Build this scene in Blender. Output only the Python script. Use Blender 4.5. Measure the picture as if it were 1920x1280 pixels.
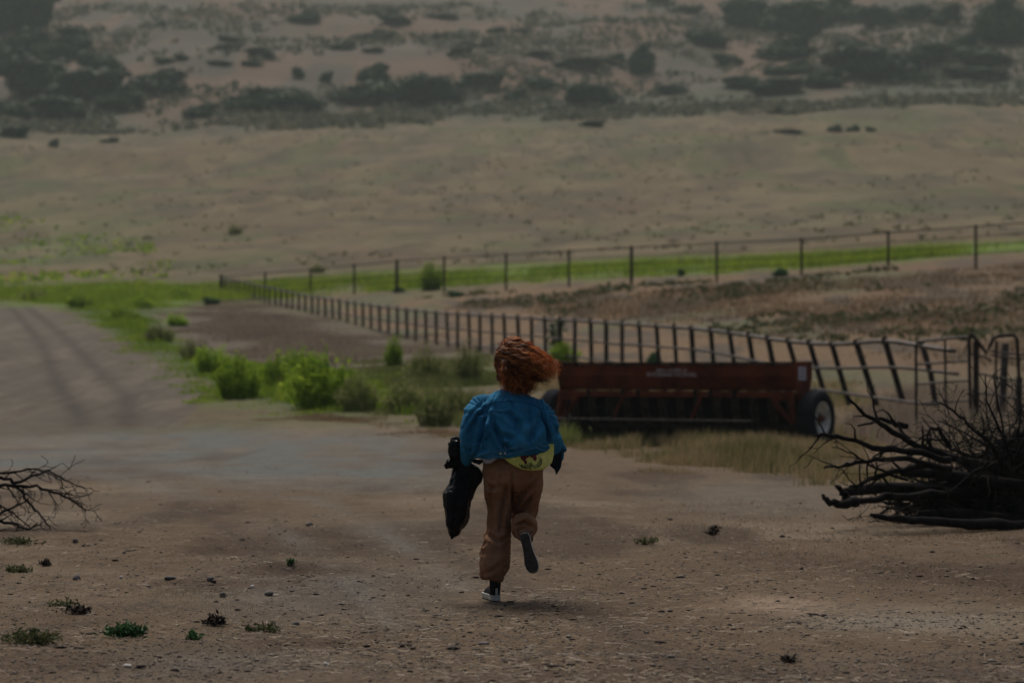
import bpy, bmesh, math, random
import numpy as np
from mathutils import Vector, Matrix
from mathutils.bvhtree import BVHTree

for o in list(bpy.data.objects):
    bpy.data.objects.remove(o)
scene = bpy.context.scene
COL = scene.collection
R = math.radians

# ------------------------------------------------------------------ camera, sky, sun, exposure
F = 4533.0          # focal length in pixels of the 1920 px wide photograph (85 mm on 36 mm)
HZ = 692.0          # image row of the true horizon
CH = 1.4            # eye height
cam = bpy.data.cameras.new("camera")
cam.lens = 85.0
cam.sensor_width = 36.0
cam.clip_start = 0.1
cam.clip_end = 6000.0
cam.dof.use_dof = True
cam.dof.focus_distance = 14.8
cam.dof.aperture_fstop = 2.5
camo = bpy.data.objects.new("camera", cam)
COL.objects.link(camo)
camo.location = (0, 0, CH)
camo.rotation_euler = (R(90) + math.atan((HZ - 640.0) / F), 0, 0)
scene.camera = camo

SUN_EL = R(60)
SUN_AZ = R(-14)     # from straight ahead (+Y), negative = to the left
world = bpy.data.worlds.new("World")
scene.world = world
world.use_nodes = True
nt = world.node_tree
sky = nt.nodes.new("ShaderNodeTexSky")
sky.sky_type = 'NISHITA'
sky.sun_disc = False
sky.sun_elevation = SUN_EL
sky.sun_rotation = SUN_AZ
sky.air_density = 1.0
sky.dust_density = 7.0
sky.ozone_density = 1.0
bg = nt.nodes["Background"]
bg.inputs["Strength"].default_value = 0.06
nt.links.new(sky.outputs[0], bg.inputs["Color"])

sun = bpy.data.lights.new("sun", 'SUN')
sun.energy = 2.2
sun.angle = R(20)
sun.color = (1.0, 0.96, 0.90)
suno = bpy.data.objects.new("sun", sun)
COL.objects.link(suno)
sd = Vector((math.sin(SUN_AZ) * math.cos(SUN_EL), math.cos(SUN_AZ) * math.cos(SUN_EL), math.sin(SUN_EL)))
suno.rotation_euler = (-sd).to_track_quat('-Z', 'Y').to_euler()

scene.view_settings.view_transform = 'Standard'
scene.view_settings.look = 'None'
scene.view_settings.exposure = 0.36
scene.view_settings.gamma = 1.0

# ------------------------------------------------------------------ helpers
rng = np.random.default_rng(7)
random.seed(7)


def _hash(ix, iy, iz, seed):
    h = (ix * 374761393 + iy * 668265263 + iz * 2147483647 + seed * 974634777) & 0xFFFFFFFF
    h = ((h ^ (h >> 13)) * 1274126177) & 0xFFFFFFFF
    h = (h ^ (h >> 16)) & 0xFFFFFF
    return h.astype(np.float64) / float(0xFFFFFF)


def vn(p, seed=0):
    """value noise 0..1 of an (n,3) or (n,2) array"""
    p = np.asarray(p, float)
    if p.shape[1] == 2:
        p = np.column_stack([p, np.zeros(len(p))])
    i = np.floor(p).astype(np.int64)
    f = p - i
    f = f * f * (3 - 2 * f)
    out = 0
    for dx in (0, 1):
        for dy in (0, 1):
            for dz in (0, 1):
                w = (f[:, 0] if dx else 1 - f[:, 0]) * (f[:, 1] if dy else 1 - f[:, 1]) * (f[:, 2] if dz else 1 - f[:, 2])
                out = out + w * _hash(i[:, 0] + dx, i[:, 1] + dy, i[:, 2] + dz, seed)
    return out


def fbm(p, seed=0, octv=4):
    p = np.asarray(p, float)
    a, s, t = 1.0, 0.0, 0.0
    for k in range(octv):
        s = s + a * vn(p * (2.03 ** k) + 17.3 * k, seed + k)
        t += a
        a *= 0.5
    return s / t


def sstep(a, b, x):
    t = np.clip((x - a) / (b - a), 0, 1)
    return t * t * (3 - 2 * t)


def link_mesh(name, me, mat=None, parent=None, smooth=False):
    o = bpy.data.objects.new(name, me)
    COL.objects.link(o)
    if mat is not None:
        me.materials.append(mat)
    if smooth:
        me.polygons.foreach_set("use_smooth", [True] * len(me.polygons))
    if parent is not None:
        o.parent = parent
    return o


def np_mesh(name, V, Fc, attrs=None, col=None):
    """V (n,3), Fc (m,k) all faces with k corners; attrs = dict name -> (n,) floats"""
    me = bpy.data.meshes.new(name)
    V = np.asarray(V, np.float32)
    Fc = np.asarray(Fc, np.int32)
    m, k = Fc.shape
    me.vertices.add(len(V))
    me.vertices.foreach_set("co", V.ravel())
    me.loops.add(m * k)
    me.loops.foreach_set("vertex_index", Fc.ravel())
    me.polygons.add(m)
    me.polygons.foreach_set("loop_start", np.arange(0, m * k, k, dtype=np.int32))
    me.polygons.foreach_set("loop_total", np.full(m, k, np.int32))
    me.update(calc_edges=True)
    if attrs:
        for an, av in attrs.items():
            a = me.attributes.new(an, 'FLOAT', 'POINT')
            a.data.foreach_set("value", np.asarray(av, np.float32))
    if col is not None:
        a = me.attributes.new("soil", 'FLOAT_COLOR', 'POINT')
        c4 = np.ones((len(V), 4), np.float32)
        c4[:, :3] = col
        a.data.foreach_set("color", c4.ravel())
    return me


class MB:
    """collects simple shapes for one mesh"""
    def __init__(self):
        self.v, self.f = [], []

    def add(self, vs, fs):
        b = len(self.v)
        self.v += [tuple(map(float, p)) for p in vs]
        self.f += [tuple(b + i for i in q) for q in fs]

    def box(self, c, s, rot=None):
        c = Vector(c)
        vs = []
        for dz in (-1, 1):
            for dx, dy in ((-1, -1), (1, -1), (1, 1), (-1, 1)):
                p = Vector((dx * s[0] / 2, dy * s[1] / 2, dz * s[2] / 2))
                if rot is not None:
                    p = rot @ p
                vs.append(c + p)
        self.add(vs, [(3, 2, 1, 0), (4, 5, 6, 7), (0, 1, 5, 4), (1, 2, 6, 5), (2, 3, 7, 6), (3, 0, 4, 7)])

    def tube(self, path, rad, n=6, squash=1.0, up=None, cap=True):
        P = [Vector(p) for p in path]
        if not hasattr(rad, '__len__'):
            rad = [rad] * len(P)
        vs, fs = [], []
        ref = Vector(up) if up is not None else None
        for i, p in enumerate(P):
            t = (P[min(i + 1, len(P) - 1)] - P[max(i - 1, 0)])
            t = t.normalized() if t.length > 1e-9 else Vector((0, 0, 1))
            if ref is None:
                ref = Vector((0, 1, 0)) if abs(t.y) < 0.8 else Vector((1, 0, 0))
            a = ref - t * ref.dot(t)
            if a.length < 1e-6:
                a = Vector((1, 0, 0)) - t * t.x
            a.normalize()
            b = t.cross(a)
            if up is None:
                ref = a
            r = rad[i]
            ra, rb = (r if hasattr(r, '__len__') else (r * squash, r))
            for k in range(n):
                an = 2 * math.pi * k / n
                vs.append(p + a * (ra * math.cos(an)) + b * (rb * math.sin(an)))
        for i in range(len(P) - 1):
            for k in range(n):
                k2 = (k + 1) % n
                fs.append((i * n + k, i * n + k2, (i + 1) * n + k2, (i + 1) * n + k))
        if cap:
            fs.append(tuple(range(n - 1, -1, -1)))
            fs.append(tuple((len(P) - 1) * n + k for k in range(n)))
        self.add(vs, fs)

    def lathe_x(self, prof, c, n=40, closed=False):
        """profile of (x, r) about the X axis through c"""
        vs, fs = [], []
        m = len(prof)
        for k in range(n):
            an = 2 * math.pi * k / n
            for x, r in prof:
                vs.append((c[0] + x, c[1] + r * math.cos(an), c[2] + r * math.sin(an)))
        for k in range(n):
            k2 = (k + 1) % n
            for i in range(m if closed else m - 1):
                i2 = (i + 1) % m
                fs.append((k * m + i, k * m + i2, k2 * m + i2, k2 * m + i))
        self.add(vs, fs)

    def prism_x(self, prof, x0, x1):
        """profile of (y, z) extruded along X"""
        n = len(prof)
        vs = [(x0, y, z) for y, z in prof] + [(x1, y, z) for y, z in prof]
        fs = [(i, (i + 1) % n, n + (i + 1) % n, n + i) for i in range(n)]
        fs += [tuple(range(n - 1, -1, -1)), tuple(range(n, 2 * n))]
        self.add(vs, fs)

    def slab(self, poly, y0, y1):
        """polygon of (x, z) extruded along Y"""
        n = len(poly)
        vs = [(x, y0, z) for x, z in poly] + [(x, y1, z) for x, z in poly]
        fs = [(i, (i + 1) % n, n + (i + 1) % n, n + i) for i in range(n)]
        fs += [tuple(range(n - 1, -1, -1)), tuple(range(n, 2 * n))]
        self.add(vs, fs)

    def ball(self, c, r, n=10, m=7):
        if not hasattr(r, '__len__'):
            r = (r, r, r)
        vs = [(c[0], c[1], c[2] - r[2])]
        for i in range(1, m):
            ph = math.pi * i / m - math.pi / 2
            for k in range(n):
                an = 2 * math.pi * k / n
                vs.append((c[0] + r[0] * math.cos(ph) * math.cos(an), c[1] + r[1] * math.cos(ph) * math.sin(an), c[2] + r[2] * math.sin(ph)))
        vs.append((c[0], c[1], c[2] + r[2]))
        fs = []
        for k in range(n):
            k2 = (k + 1) % n
            fs.append((0, 1 + k2, 1 + k))
            for i in range(m - 2):
                a, b = 1 + i * n, 1 + (i + 1) * n
                fs.append((a + k, a + k2, b + k2, b + k))
            a = 1 + (m - 2) * n
            fs.append((a + k, a + k2, len(vs) - 1))
        self.add(vs, fs)

    def mesh(self, name, fixn=True):
        me = bpy.data.meshes.new(name)
        me.from_pydata(self.v, [], self.f)
        if fixn:
            bm = bmesh.new()
            bm.from_mesh(me)
            bmesh.ops.recalc_face_normals(bm, faces=bm.faces)
            bm.to_mesh(me)
            bm.free()
        me.update()
        return me

    def build(self, name, mat, parent=None, smooth=False, bevel=0.0):
        o = link_mesh(name, self.mesh(name), mat, parent, smooth)
        if bevel:
            b = o.modifiers.new("bevel", 'BEVEL')
            b.width = bevel
            b.segments = 2
            b.limit_method = 'ANGLE'
        return o


def tag(o, label, cat, group=None, kind=None):
    if label:
        o["label"] = label
    if cat:
        o["category"] = cat
    if group:
        o["group"] = group
    if kind:
        o["kind"] = kind
    return o


def empty(name, loc, rz=0):
    o = bpy.data.objects.new(name, None)
    COL.objects.link(o)
    o.location = loc
    o.rotation_euler = (0, 0, rz)
    o.empty_display_size = 0.2
    return o


def evaluated(o):
    dg = bpy.context.evaluated_depsgraph_get()
    return bpy.data.meshes.new_from_object(o.evaluated_get(dg))


# ------------------------------------------------------------------ materials
def new_mat(name):
    m = bpy.data.materials.new(name)
    m.use_nodes = True
    return m, m.node_tree, m.node_tree.nodes["Principled BSDF"]


def noise(nt, scale, detail=4, rough=0.55, coord='Object', vec=None):
    n = nt.nodes.new("ShaderNodeTexNoise")
    n.inputs["Scale"].default_value = scale
    n.inputs["Detail"].default_value = detail
    n.inputs["Roughness"].default_value = rough
    if vec is None:
        t = nt.nodes.get("TC") or nt.nodes.new("ShaderNodeTexCoord")
        t.name = "TC"
        vec = t.outputs[coord]
    nt.links.new(vec, n.inputs["Vector"])
    return n


def ramp(nt, src, stops):
    r = nt.nodes.new("ShaderNodeValToRGB")
    e = r.color_ramp.elements
    e[0].position, e[0].color = stops[0][0], (*stops[0][1], 1)
    e[1].position, e[1].color = stops[-1][0], (*stops[-1][1], 1)
    for p, c in stops[1:-1]:
        x = e.new(p)
        x.color = (*c, 1)
    nt.links.new(src, r.inputs[0])
    return r


def mixc(nt, a, b, fac, mode='MIX'):
    m = nt.nodes.new("ShaderNodeMix")
    m.data_type = 'RGBA'
    m.blend_type = mode
    for s, sock in ((a, m.inputs[6]), (b, m.inputs[7])):
        if isinstance(s, tuple):
            sock.default_value = (*s, 1)
        else:
            nt.links.new(s, sock)
    if isinstance(fac, (int, float)):
        m.inputs[0].default_value = fac
    else:
        nt.links.new(fac, m.inputs[0])
    return m.outputs[2]


def bump(nt, p, height, strength, dist):
    b = nt.nodes.new("ShaderNodeBump")
    b.inputs["Strength"].default_value = strength
    b.inputs["Distance"].default_value = dist
    nt.links.new(height, b.inputs["Height"])
    nt.links.new(b.outputs[0], p.inputs["Normal"])
    return b


def simple(name, c0, c1, scale=6.0, rough=0.8, metal=0.0, bmp=0.0, bdist=0.01, spec=0.3, detail=5, lo=0.35, hi=0.65):
    m, nt, p = new_mat(name)
    n = noise(nt, scale, detail)
    r = ramp(nt, n.outputs[0], [(lo, c0), (hi, c1)])
    nt.links.new(r.outputs[0], p.inputs["Base Color"])
    p.inputs["Roughness"].default_value = rough
    p.inputs["Metallic"].default_value = metal
    p.inputs["Specular IOR Level"].default_value = spec
    if bmp:
        n2 = noise(nt, scale * 4, 4)
        bump(nt, p, n2.outputs[0], bmp, bdist)
    return m


def leafmat(name, stops, rough=0.75, transl=0.0):
    """colour from the per-leaf 'tone' attribute"""
    m, nt, p = new_mat(name)
    a = nt.nodes.new("ShaderNodeAttribute")
    a.attribute_name = "tone"
    r = ramp(nt, a.outputs["Fac"], stops)
    oi = nt.nodes.new("ShaderNodeObjectInfo")
    hs = nt.nodes.new("ShaderNodeHueSaturation")
    mr = nt.nodes.new("ShaderNodeMapRange")
    mr.inputs[3].default_value = 0.8
    mr.inputs[4].default_value = 1.2
    nt.links.new(oi.outputs["Random"], mr.inputs[0])
    nt.links.new(mr.outputs[0], hs.inputs["Value"])
    nt.links.new(r.outputs[0], hs.inputs["Color"])
    nt.links.new(hs.outputs[0], p.inputs["Base Color"])
    p.inputs["Roughness"].default_value = rough
    p.inputs["Specular IOR Level"].default_value = 0.15
    if transl:
        tr = nt.nodes.new("ShaderNodeBsdfTranslucent")
        nt.links.new(hs.outputs[0], tr.inputs["Color"])
        mx = nt.nodes.new("ShaderNodeMixShader")
        mx.inputs[0].default_value = transl
        out = nt.nodes["Material Output"]
        nt.links.new(p.outputs[0], mx.inputs[1])
        nt.links.new(tr.outputs[0], mx.inputs[2])
        nt.links.new(mx.outputs[0], out.inputs["Surface"])
    return m


# soil: zone colour from the mesh, grain from noise nodes
def soil_material():
    m, nt, p = new_mat("soil")
    a = nt.nodes.new("ShaderNodeAttribute")
    a.attribute_name = "soil"
    g = nt.nodes.new("ShaderNodeAttribute")
    g.attribute_name = "grain"
    n1 = noise(nt, 2.2, 6, 0.65)
    r1 = ramp(nt, n1.outputs[0], [(0.3, (0.74, 0.71, 0.68)), (0.52, (1, 1, 1)), (0.75, (1.16, 1.15, 1.13))])
    c = mixc(nt, a.outputs["Color"], r1.outputs[0], 1.0, 'MULTIPLY')
    n2 = noise(nt, 26, 5, 0.7)
    r2 = ramp(nt, n2.outputs[0], [(0.32, (0.66, 0.63, 0.61)), (0.5, (1, 1, 1)), (0.7, (1.22, 1.21, 1.19))])
    c = mixc(nt, c, mixc(nt, c, r2.outputs[0], 1.0, 'MULTIPLY'), g.outputs["Fac"])
    n3 = noise(nt, 120, 3, 0.7)
    r3 = ramp(nt, n3.outputs[0], [(0.34, (0.35, 0.33, 0.31)), (0.47, (1, 1, 1)), (0.60, (1, 1, 1)), (0.72, (2.1, 2.05, 2.0))])
    c = mixc(nt, c, mixc(nt, c, r3.outputs[0], 1.0, 'MULTIPLY'), g.outputs["Fac"])
    nt.links.new(c, p.inputs["Base Color"])
    p.inputs["Roughness"].default_value = 0.95
    p.inputs["Specular IOR Level"].default_value = 0.12
    mx = nt.nodes.new("ShaderNodeMath")
    mx.operation = 'MULTIPLY_ADD'
    mx.inputs[1].default_value = 0.35
    nt.links.new(n3.outputs[0], mx.inputs[0])
    nt.links.new(n2.outputs[0], mx.inputs[2])
    b = bump(nt, p, mx.outputs[0], 0.9, 0.022)
    return m


M_soil = soil_material()
M_pipe = simple("dark_rusty_pipe", (0.018, 0.014, 0.013), (0.05, 0.036, 0.03), 5, 0.85, 0.0, 0.2, spec=0.1)
M_rail = simple("weathered_rail", (0.05, 0.042, 0.04), (0.12, 0.10, 0.09), 4, 0.6, 0.3, 0.2)
M_wood = simple("grey_wood", (0.03, 0.025, 0.022), (0.09, 0.075, 0.065), 9, 0.9, 0, 0.5)
M_red = simple("faded_red_paint", (0.062, 0.012, 0.005), (0.150, 0.030, 0.011), 2.4, 0.7, 0.0, 0.15, spec=0.12)
M_darkmetal = simple("dark_metal", (0.006, 0.006, 0.007), (0.018, 0.016, 0.015), 8, 0.8, 0.0, 0.2, spec=0.1)
M_opener = simple("rusty_opener_metal", (0.022, 0.016, 0.013), (0.085, 0.060, 0.046), 7, 0.8, 0.0, 0.2, spec=0.15)
M_tyre = simple("tyre_rubber", (0.008, 0.009, 0.012), (0.016, 0.017, 0.024), 12, 0.9, 0, 0.3, spec=0.08)
M_rim = simple("dirty_white_rim", (0.36, 0.34, 0.30), (0.62, 0.61, 0.56), 5, 0.6, 0, 0.1)
M_rust = simple("rust", (0.06, 0.022, 0.012), (0.13, 0.05, 0.03), 10, 0.9, 0, 0.3)
M_decal = simple("white_decal", (0.22, 0.16, 0.16), (0.42, 0.36, 0.36), 30, 0.6)
M_label = simple("white_label", (0.34, 0.34, 0.40), (0.42, 0.42, 0.48), 20, 0.6)
M_char = simple("dark_dead_wood", (0.006, 0.0055, 0.006), (0.020, 0.017, 0.016), 14, 0.95, 0, 0.5, spec=0.05)
M_bark = simple("dry_bark", (0.010, 0.009, 0.010), (0.035, 0.029, 0.027), 14, 0.95, 0, 0.5, spec=0.06)

# ------------------------------------------------------------------ terrain
DS = np.array([0, 20, 38, 47, 60, 75, 90, 105, 125, 147, 180, 250, 350, 500, 560, 650, 800, 1000, 1500])
VL = [0, 0, 0, 827, 768, 702, 647, 603, 569, 556, 535, 470, 372, 262, 238, 150, 20, -120, -330]
VM = [0, 0, 0, 827, 752, 695, 655, 618, 585, 558, 528, 452, 362, 254, 229, 141, 14, -124, -334]
VC = [0, 0, 0, 827, 735, 677, 640, 592, 545, 518, 490, 432, 345, 242, 214, 128, 5, -130, -340]
VR = [0, 0, 0, 826, 690, 603, 548, 494, 470, 454, 434, 388, 308, 212, 184, 98, -25, -150, -350]


def _col(vs):
    z = CH + (HZ - np.array(vs, float)) / F * DS
    z[:3] = 0
    return z


_fd = np.exp(np.linspace(math.log(5), math.log(1500), 700))
_fu = np.linspace(-300, 2200, 61)
_zc = np.array([np.interp(_fd, DS, _col(v)) for v in (VL, VM, VC, VR)])
_T = np.array([[np.interp(uu, [0, 415, 960, 1720], _zc[:, k]) for k in range(len(_fd))] for uu in _fu])


def _smooth(T, ax, s):
    r = int(3 * s)
    k = np.exp(-0.5 * (np.arange(-r, r + 1) / s) ** 2)
    k /= k.sum()
    pad = [(0, 0), (0, 0)]
    pad[ax] = (r, r)
    Tp = np.pad(T, pad, mode='edge')
    return np.apply_along_axis(lambda a: np.convolve(a, k, 'valid'), ax, Tp)


_T = _smooth(_smooth(_T, 1, 6.0), 0, 4.0)


def tz(x, y):
    x = np.atleast_1d(np.asarray(x, float))
    y = np.atleast_1d(np.asarray(y, float))
    yy = np.clip(y, 6, 1495)
    u = np.clip(960 + F * x / yy, -299, 2199)
    fi = (u + 300) / 2500 * 60
    fj = (np.log(yy) - math.log(5)) / (math.log(1500) - math.log(5)) * 699
    i = np.clip(fi.astype(int), 0, 59)
    j = np.clip(fj.astype(int), 0, 698)
    a, b = fi - i, fj - j
    z = (_T[i, j] * (1 - a) + _T[i + 1, j] * a) * (1 - b) + (_T[i, j + 1] * (1 - a) + _T[i + 1, j + 1] * a) * b
    p = np.column_stack([x, y])
    z = z + (fbm(p / 0.22, 3, 3) - 0.5) * 0.014 * (1 - sstep(30, 60, y)) + (fbm(p / 1.6, 5, 3) - 0.5) * 0.06
    near = 1 - sstep(26, 36, y)
    rough = sstep(0.50, 0.66, fbm(p / [1.7, 1.1], 13, 3))
    z = z + near * rough * (fbm(p / 0.16, 17, 2) - 0.5) * 0.045
    for hx_, hy_, sx_, sy_, hh_ in ((-1.42, 16.75, 0.42, 0.13, 0.06), (-1.95, 15.75, 0.5, 0.14, 0.045), (-0.9, 12.45, 0.25, 0.10, 0.03), (-1.25, 12.4, 0.3, 0.10, 0.035), (0.55, 12.1, 0.5, 0.2, -0.02), (-2.1, 18.6, 0.25, 0.8, -0.035)):
        z = z + hh_ * np.exp(-((x - hx_) / sx_) ** 2 - ((y - hy_) / sy_) ** 2)
    z = z + (fbm(p / 7.0, 9, 3) - 0.5) * 0.5 * sstep(60, 160, y)
    z = z + (fbm(p / 40.0, 11, 3) - 0.5) * 5.0 * sstep(150, 420, y) + (fbm(p / 95.0, 15, 3) - 0.5) * 17 * sstep(470, 650, y)
    return z


def tz1(x, y):
    return float(tz(x, y)[0])


_sd = np.exp(np.linspace(math.log(8.5), math.log(1400), 5000))


def ground_at(u, v):
    """where the line of sight through image point (u, v) meets the terrain"""
    x = (u - 960) / F * _sd
    zr = CH + (HZ - v) / F * _sd
    zt = tz(x, _sd)
    hit = np.nonzero(zt >= zr)[0]
    k = hit[0] if len(hit) else len(_sd) - 1
    d = _sd[k]
    return Vector(((u - 960) / F * d, d, tz1((u - 960) / F * d, d)))


def ray(u, v, d):
    return Vector(((u - 960) / F * d, d, CH + (HZ - v) / F * d))


def inpoly_sd(u, v, poly):
    """signed distance (negative inside), in the units of u, v"""
    n = len(poly)
    dmin = np.full(len(u), 1e9)
    inside = np.zeros(len(u), bool)
    for k in range(n):
        x0, y0 = poly[k]
        x1, y1 = poly[(k + 1) % n]
        ex, ey = x1 - x0, y1 - y0
        t = np.clip(((u - x0) * ex + (v - y0) * ey) / (ex * ex + ey * ey + 1e-9), 0, 1)
        d = np.hypot(u - x0 - t * ex, v - y0 - t * ey)
        dmin = np.minimum(dmin, d)
        c = ((y0 > v) != (y1 > v)) & (u < (x1 - x0) * (v - y0) / ((y1 - y0) if y1 != y0 else 1e-9) + x0)
        inside ^= c
    return np.where(inside, -dmin, dmin)


GREEN_L = [(-700, 570), (-300, 562), (20, 562), (130, 542), (410, 537), (413, 556), (335, 574), (288, 594), (312, 617), (345, 645), (395, 668), (440, 688), (500, 700), (560, 702), (640, 722), (690, 760), (640, 776), (520, 756), (400, 722), (350, 700), (257, 662), (195, 622), (127, 580), (60, 569)]
ROAD = [(-900, 568), (40, 566), (100, 580), (170, 612), (240, 655), (330, 700), (400, 728), (330, 800), (-900, 830)]
PADDOCK = [(560, 560), (744, 547), (1184, 522), (1503, 507), (1830, 478), (2600, 425), (2600, 840), (1720, 800), (1300, 740), (1000, 690), (720, 620)]
MAUVE = [(415, 562), (600, 596), (740, 630), (850, 652), (800, 690), (720, 698), (600, 706), (480, 694), (400, 668), (350, 643), (318, 612), (340, 582)]


def soil_colour(x, y, z):
    n = len(x)
    yy = np.maximum(y, 6)
    u = 960 + F * x / yy
    v = HZ - F * (z - CH) / yy
    p = np.column_stack([x, y])
    mix = lambda a, b, t: a + (np.array(b) - a) * np.clip(t, 0, 1)[:, None]
    C = np.tile(np.array([0.118, 0.083, 0.052]), (n, 1))
    a = fbm(p / 2.6, 21, 4)
    b = fbm(p * [1 / 1.5, 1 / 4.0], 31, 4)
    C = mix(C, (0.168, 0.130, 0.090), sstep(0.50, 0.70, a) * 0.8)
    C = mix(C, (0.056, 0.035, 0.022), sstep(0.47, 0.62, b) * 0.75)
    # grey gravel across the yard
    gw = fbm(p * [1 / 5.0, 1 / 9.0], 41, 4)
    gm = sstep(760, 815, v) * (1 - sstep(890, 1010, v)) * (1 - sstep(620, 1100, u + (v - 850) * -1.2))
    C = mix(C, (0.118, 0.121, 0.113), gm * sstep(0.28, 0.60, gw) * (0.55 + 0.45 * sstep(.35, .6, fbm(p * [1 / 0.8, 1 / 2.2], 43, 4))))
    gm2 = np.exp(-((u - 1420) / 190) ** 2 - ((v - 935) / 35) ** 2)
    C = mix(C, (0.135, 0.12, 0.10), gm2 * 0.7)
    gm3 = np.exp(-((u - 620) / 240) ** 2 - ((v - 1110) / 60) ** 2) + 0.8 * np.exp(-((u - 420) / 220) ** 2 - ((v - 1240) / 30) ** 2)
    C = mix(C, (0.105, 0.097, 0.087), gm3 * sstep(0.35, 0.6, gw) * 0.8)
    # bare light patch and pale clay streak
    C = mix(C, (0.27, 0.20, 0.145), np.exp(-((u - 1455) / 95) ** 2 - ((v - 1130) / 15) ** 2) * 0.95)
    C = mix(C, (0.175, 0.155, 0.122), np.exp(-((u - 1700) / 190) ** 2 - ((v - 1165) / 18) ** 2) * 0.7)
    # dark red earth humps and ruts, plus vignette darkening painted near the frame edges
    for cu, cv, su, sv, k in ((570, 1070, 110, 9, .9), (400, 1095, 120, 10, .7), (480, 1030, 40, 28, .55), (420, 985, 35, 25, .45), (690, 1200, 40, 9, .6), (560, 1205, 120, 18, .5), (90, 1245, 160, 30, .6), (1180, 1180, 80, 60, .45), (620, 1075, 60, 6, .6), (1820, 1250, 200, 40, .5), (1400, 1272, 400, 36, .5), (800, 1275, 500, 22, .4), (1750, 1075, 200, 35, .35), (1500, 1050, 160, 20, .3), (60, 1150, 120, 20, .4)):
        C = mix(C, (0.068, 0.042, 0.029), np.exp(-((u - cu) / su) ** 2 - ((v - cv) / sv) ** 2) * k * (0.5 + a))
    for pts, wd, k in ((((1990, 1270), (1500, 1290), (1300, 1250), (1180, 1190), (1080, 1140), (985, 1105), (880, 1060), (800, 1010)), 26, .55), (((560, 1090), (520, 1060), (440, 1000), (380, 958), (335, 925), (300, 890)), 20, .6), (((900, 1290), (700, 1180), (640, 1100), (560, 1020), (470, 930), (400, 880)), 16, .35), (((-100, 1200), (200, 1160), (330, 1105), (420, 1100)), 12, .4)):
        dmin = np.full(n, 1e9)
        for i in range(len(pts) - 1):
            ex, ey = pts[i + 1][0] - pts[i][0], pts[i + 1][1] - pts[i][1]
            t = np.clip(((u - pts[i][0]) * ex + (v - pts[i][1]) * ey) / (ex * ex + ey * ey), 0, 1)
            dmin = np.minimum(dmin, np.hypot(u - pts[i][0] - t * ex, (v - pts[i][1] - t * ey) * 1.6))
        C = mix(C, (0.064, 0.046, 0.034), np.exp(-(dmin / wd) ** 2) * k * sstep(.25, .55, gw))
    for pts, wd, k in ((((-150, 800), (100, 835), (330, 870), (560, 930), (720, 1000), (860, 1090)), 30, .55), (((-150, 850), (150, 880), (360, 925), (520, 990), (640, 1080), (760, 1200)), 26, .45)):
        dmin = np.full(n, 1e9)
        for i in range(len(pts) - 1):
            ex, ey = pts[i + 1][0] - pts[i][0], pts[i + 1][1] - pts[i][1]
            t = np.clip(((u - pts[i][0]) * ex + (v - pts[i][1]) * ey) / (ex * ex + ey * ey), 0, 1)
            dmin = np.minimum(dmin, np.hypot(u - pts[i][0] - t * ex, (v - pts[i][1] - t * ey) * 1.6))
        C = mix(C, (0.150, 0.143, 0.126), np.exp(-(dmin / wd) ** 2) * k * sstep(.3, .6, a))
    # dirt road with ruts
    rd = inpoly_sd(u, v + (b - .5) * 16, ROAD)
    rm = 1 - sstep(-8, 14, rd)
    C = mix(C, (0.100, 0.085, 0.068), rm)
    C = mix(C, (0.150, 0.126, 0.099), rm * sstep(.52, .68, fbm(p * [1 / 0.6, 1 / 6.5], 57, 4)) * .5)
    C = mix(C, (0.064, 0.052, 0.041), rm * sstep(.52, .68, fbm(p * [1 / 0.5, 1 / 5.0], 58, 4)) * .35)
    for pts in (((20, 575), (75, 640), (110, 720), (150, 780)), ((-25, 585), (-40, 650), (-60, 720), (-110, 800)), ((45, 572), (115, 625), (180, 690), (240, 745))):
        pu = np.interp(v, [q[1] for q in pts], [q[0] for q in pts])
        C = mix(C, (0.050, 0.041, 0.035), rm * np.exp(-((u - pu) / (6 + 0.085 * np.clip(v - 560, 0, 300))) ** 2) * (0.45 + 0.4 * fbm(p * [1 / 0.7, 1 / 5.0], 55, 3)))
    # tan verge and dry yard edge
    vg = sstep(690, 730, v) * (1 - sstep(780, 830, v)) * sstep(280, 420, u) * (1 - sstep(900, 1000, u))
    C = mix(C, (0.23, 0.165, 0.112), vg * sstep(0.4, 0.65, fbm(p * [1 / 1.5, 1 / 3.0], 61, 4)) * .8)
    back = (sstep(47, 56, y)) * (1 - rm)
    C = mix(C, (0.108, 0.088, 0.052), back)
    C = mix(C, (0.10, 0.115, 0.045), back * sstep(0.5, 0.62, fbm(p / 2.5, 65, 4)) * .7)
    C = mix(C, (0.100, 0.080, 0.060), (1 - sstep(-20, 20, inpoly_sd(u, v, MAUVE))) * back)
    C = mix(C, (0.06, 0.085, 0.028), (1 - sstep(-15, 15, inpoly_sd(u, v, GREEN_L))) * back * 0.9)
    # brown paddock
    pd = 1 - sstep(-10, 12, inpoly_sd(u, v, PADDOCK))
    k1 = fbm(p * [1 / 1.5, 1 / 4.2], 71, 5)
    Cp = np.tile(np.array([0.148, 0.097, 0.056]), (n, 1))
    Cp = mix(Cp, (0.085, 0.066, 0.048), sstep(0.47, 0.62, k1))
    Cp = mix(Cp, (0.10, 0.105, 0.055), sstep(0.55, 0.7, fbm(p * [1 / 4.0, 1 / 6.0], 77, 4)) * .7)
    Cp = mix(Cp, (0.115, 0.086, 0.06), sstep(1450, 1900, u) * 0.45)
    C = C + (Cp - C) * (pd * sstep(50, 58, y))[:, None]
    # pasture
    beyond = sstep(138, 152, y - 22 * sstep(-900, 415, u) * 0 + 38 * sstep(415, 1920, u))
    q = p * [1 / 22.0, 1 / 60.0]
    k2, k3, k4 = fbm(q, 81, 5), fbm(q * 1.7, 87, 5), fbm(p * [1 / 9.0, 1 / 22.0], 91, 4)
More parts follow.
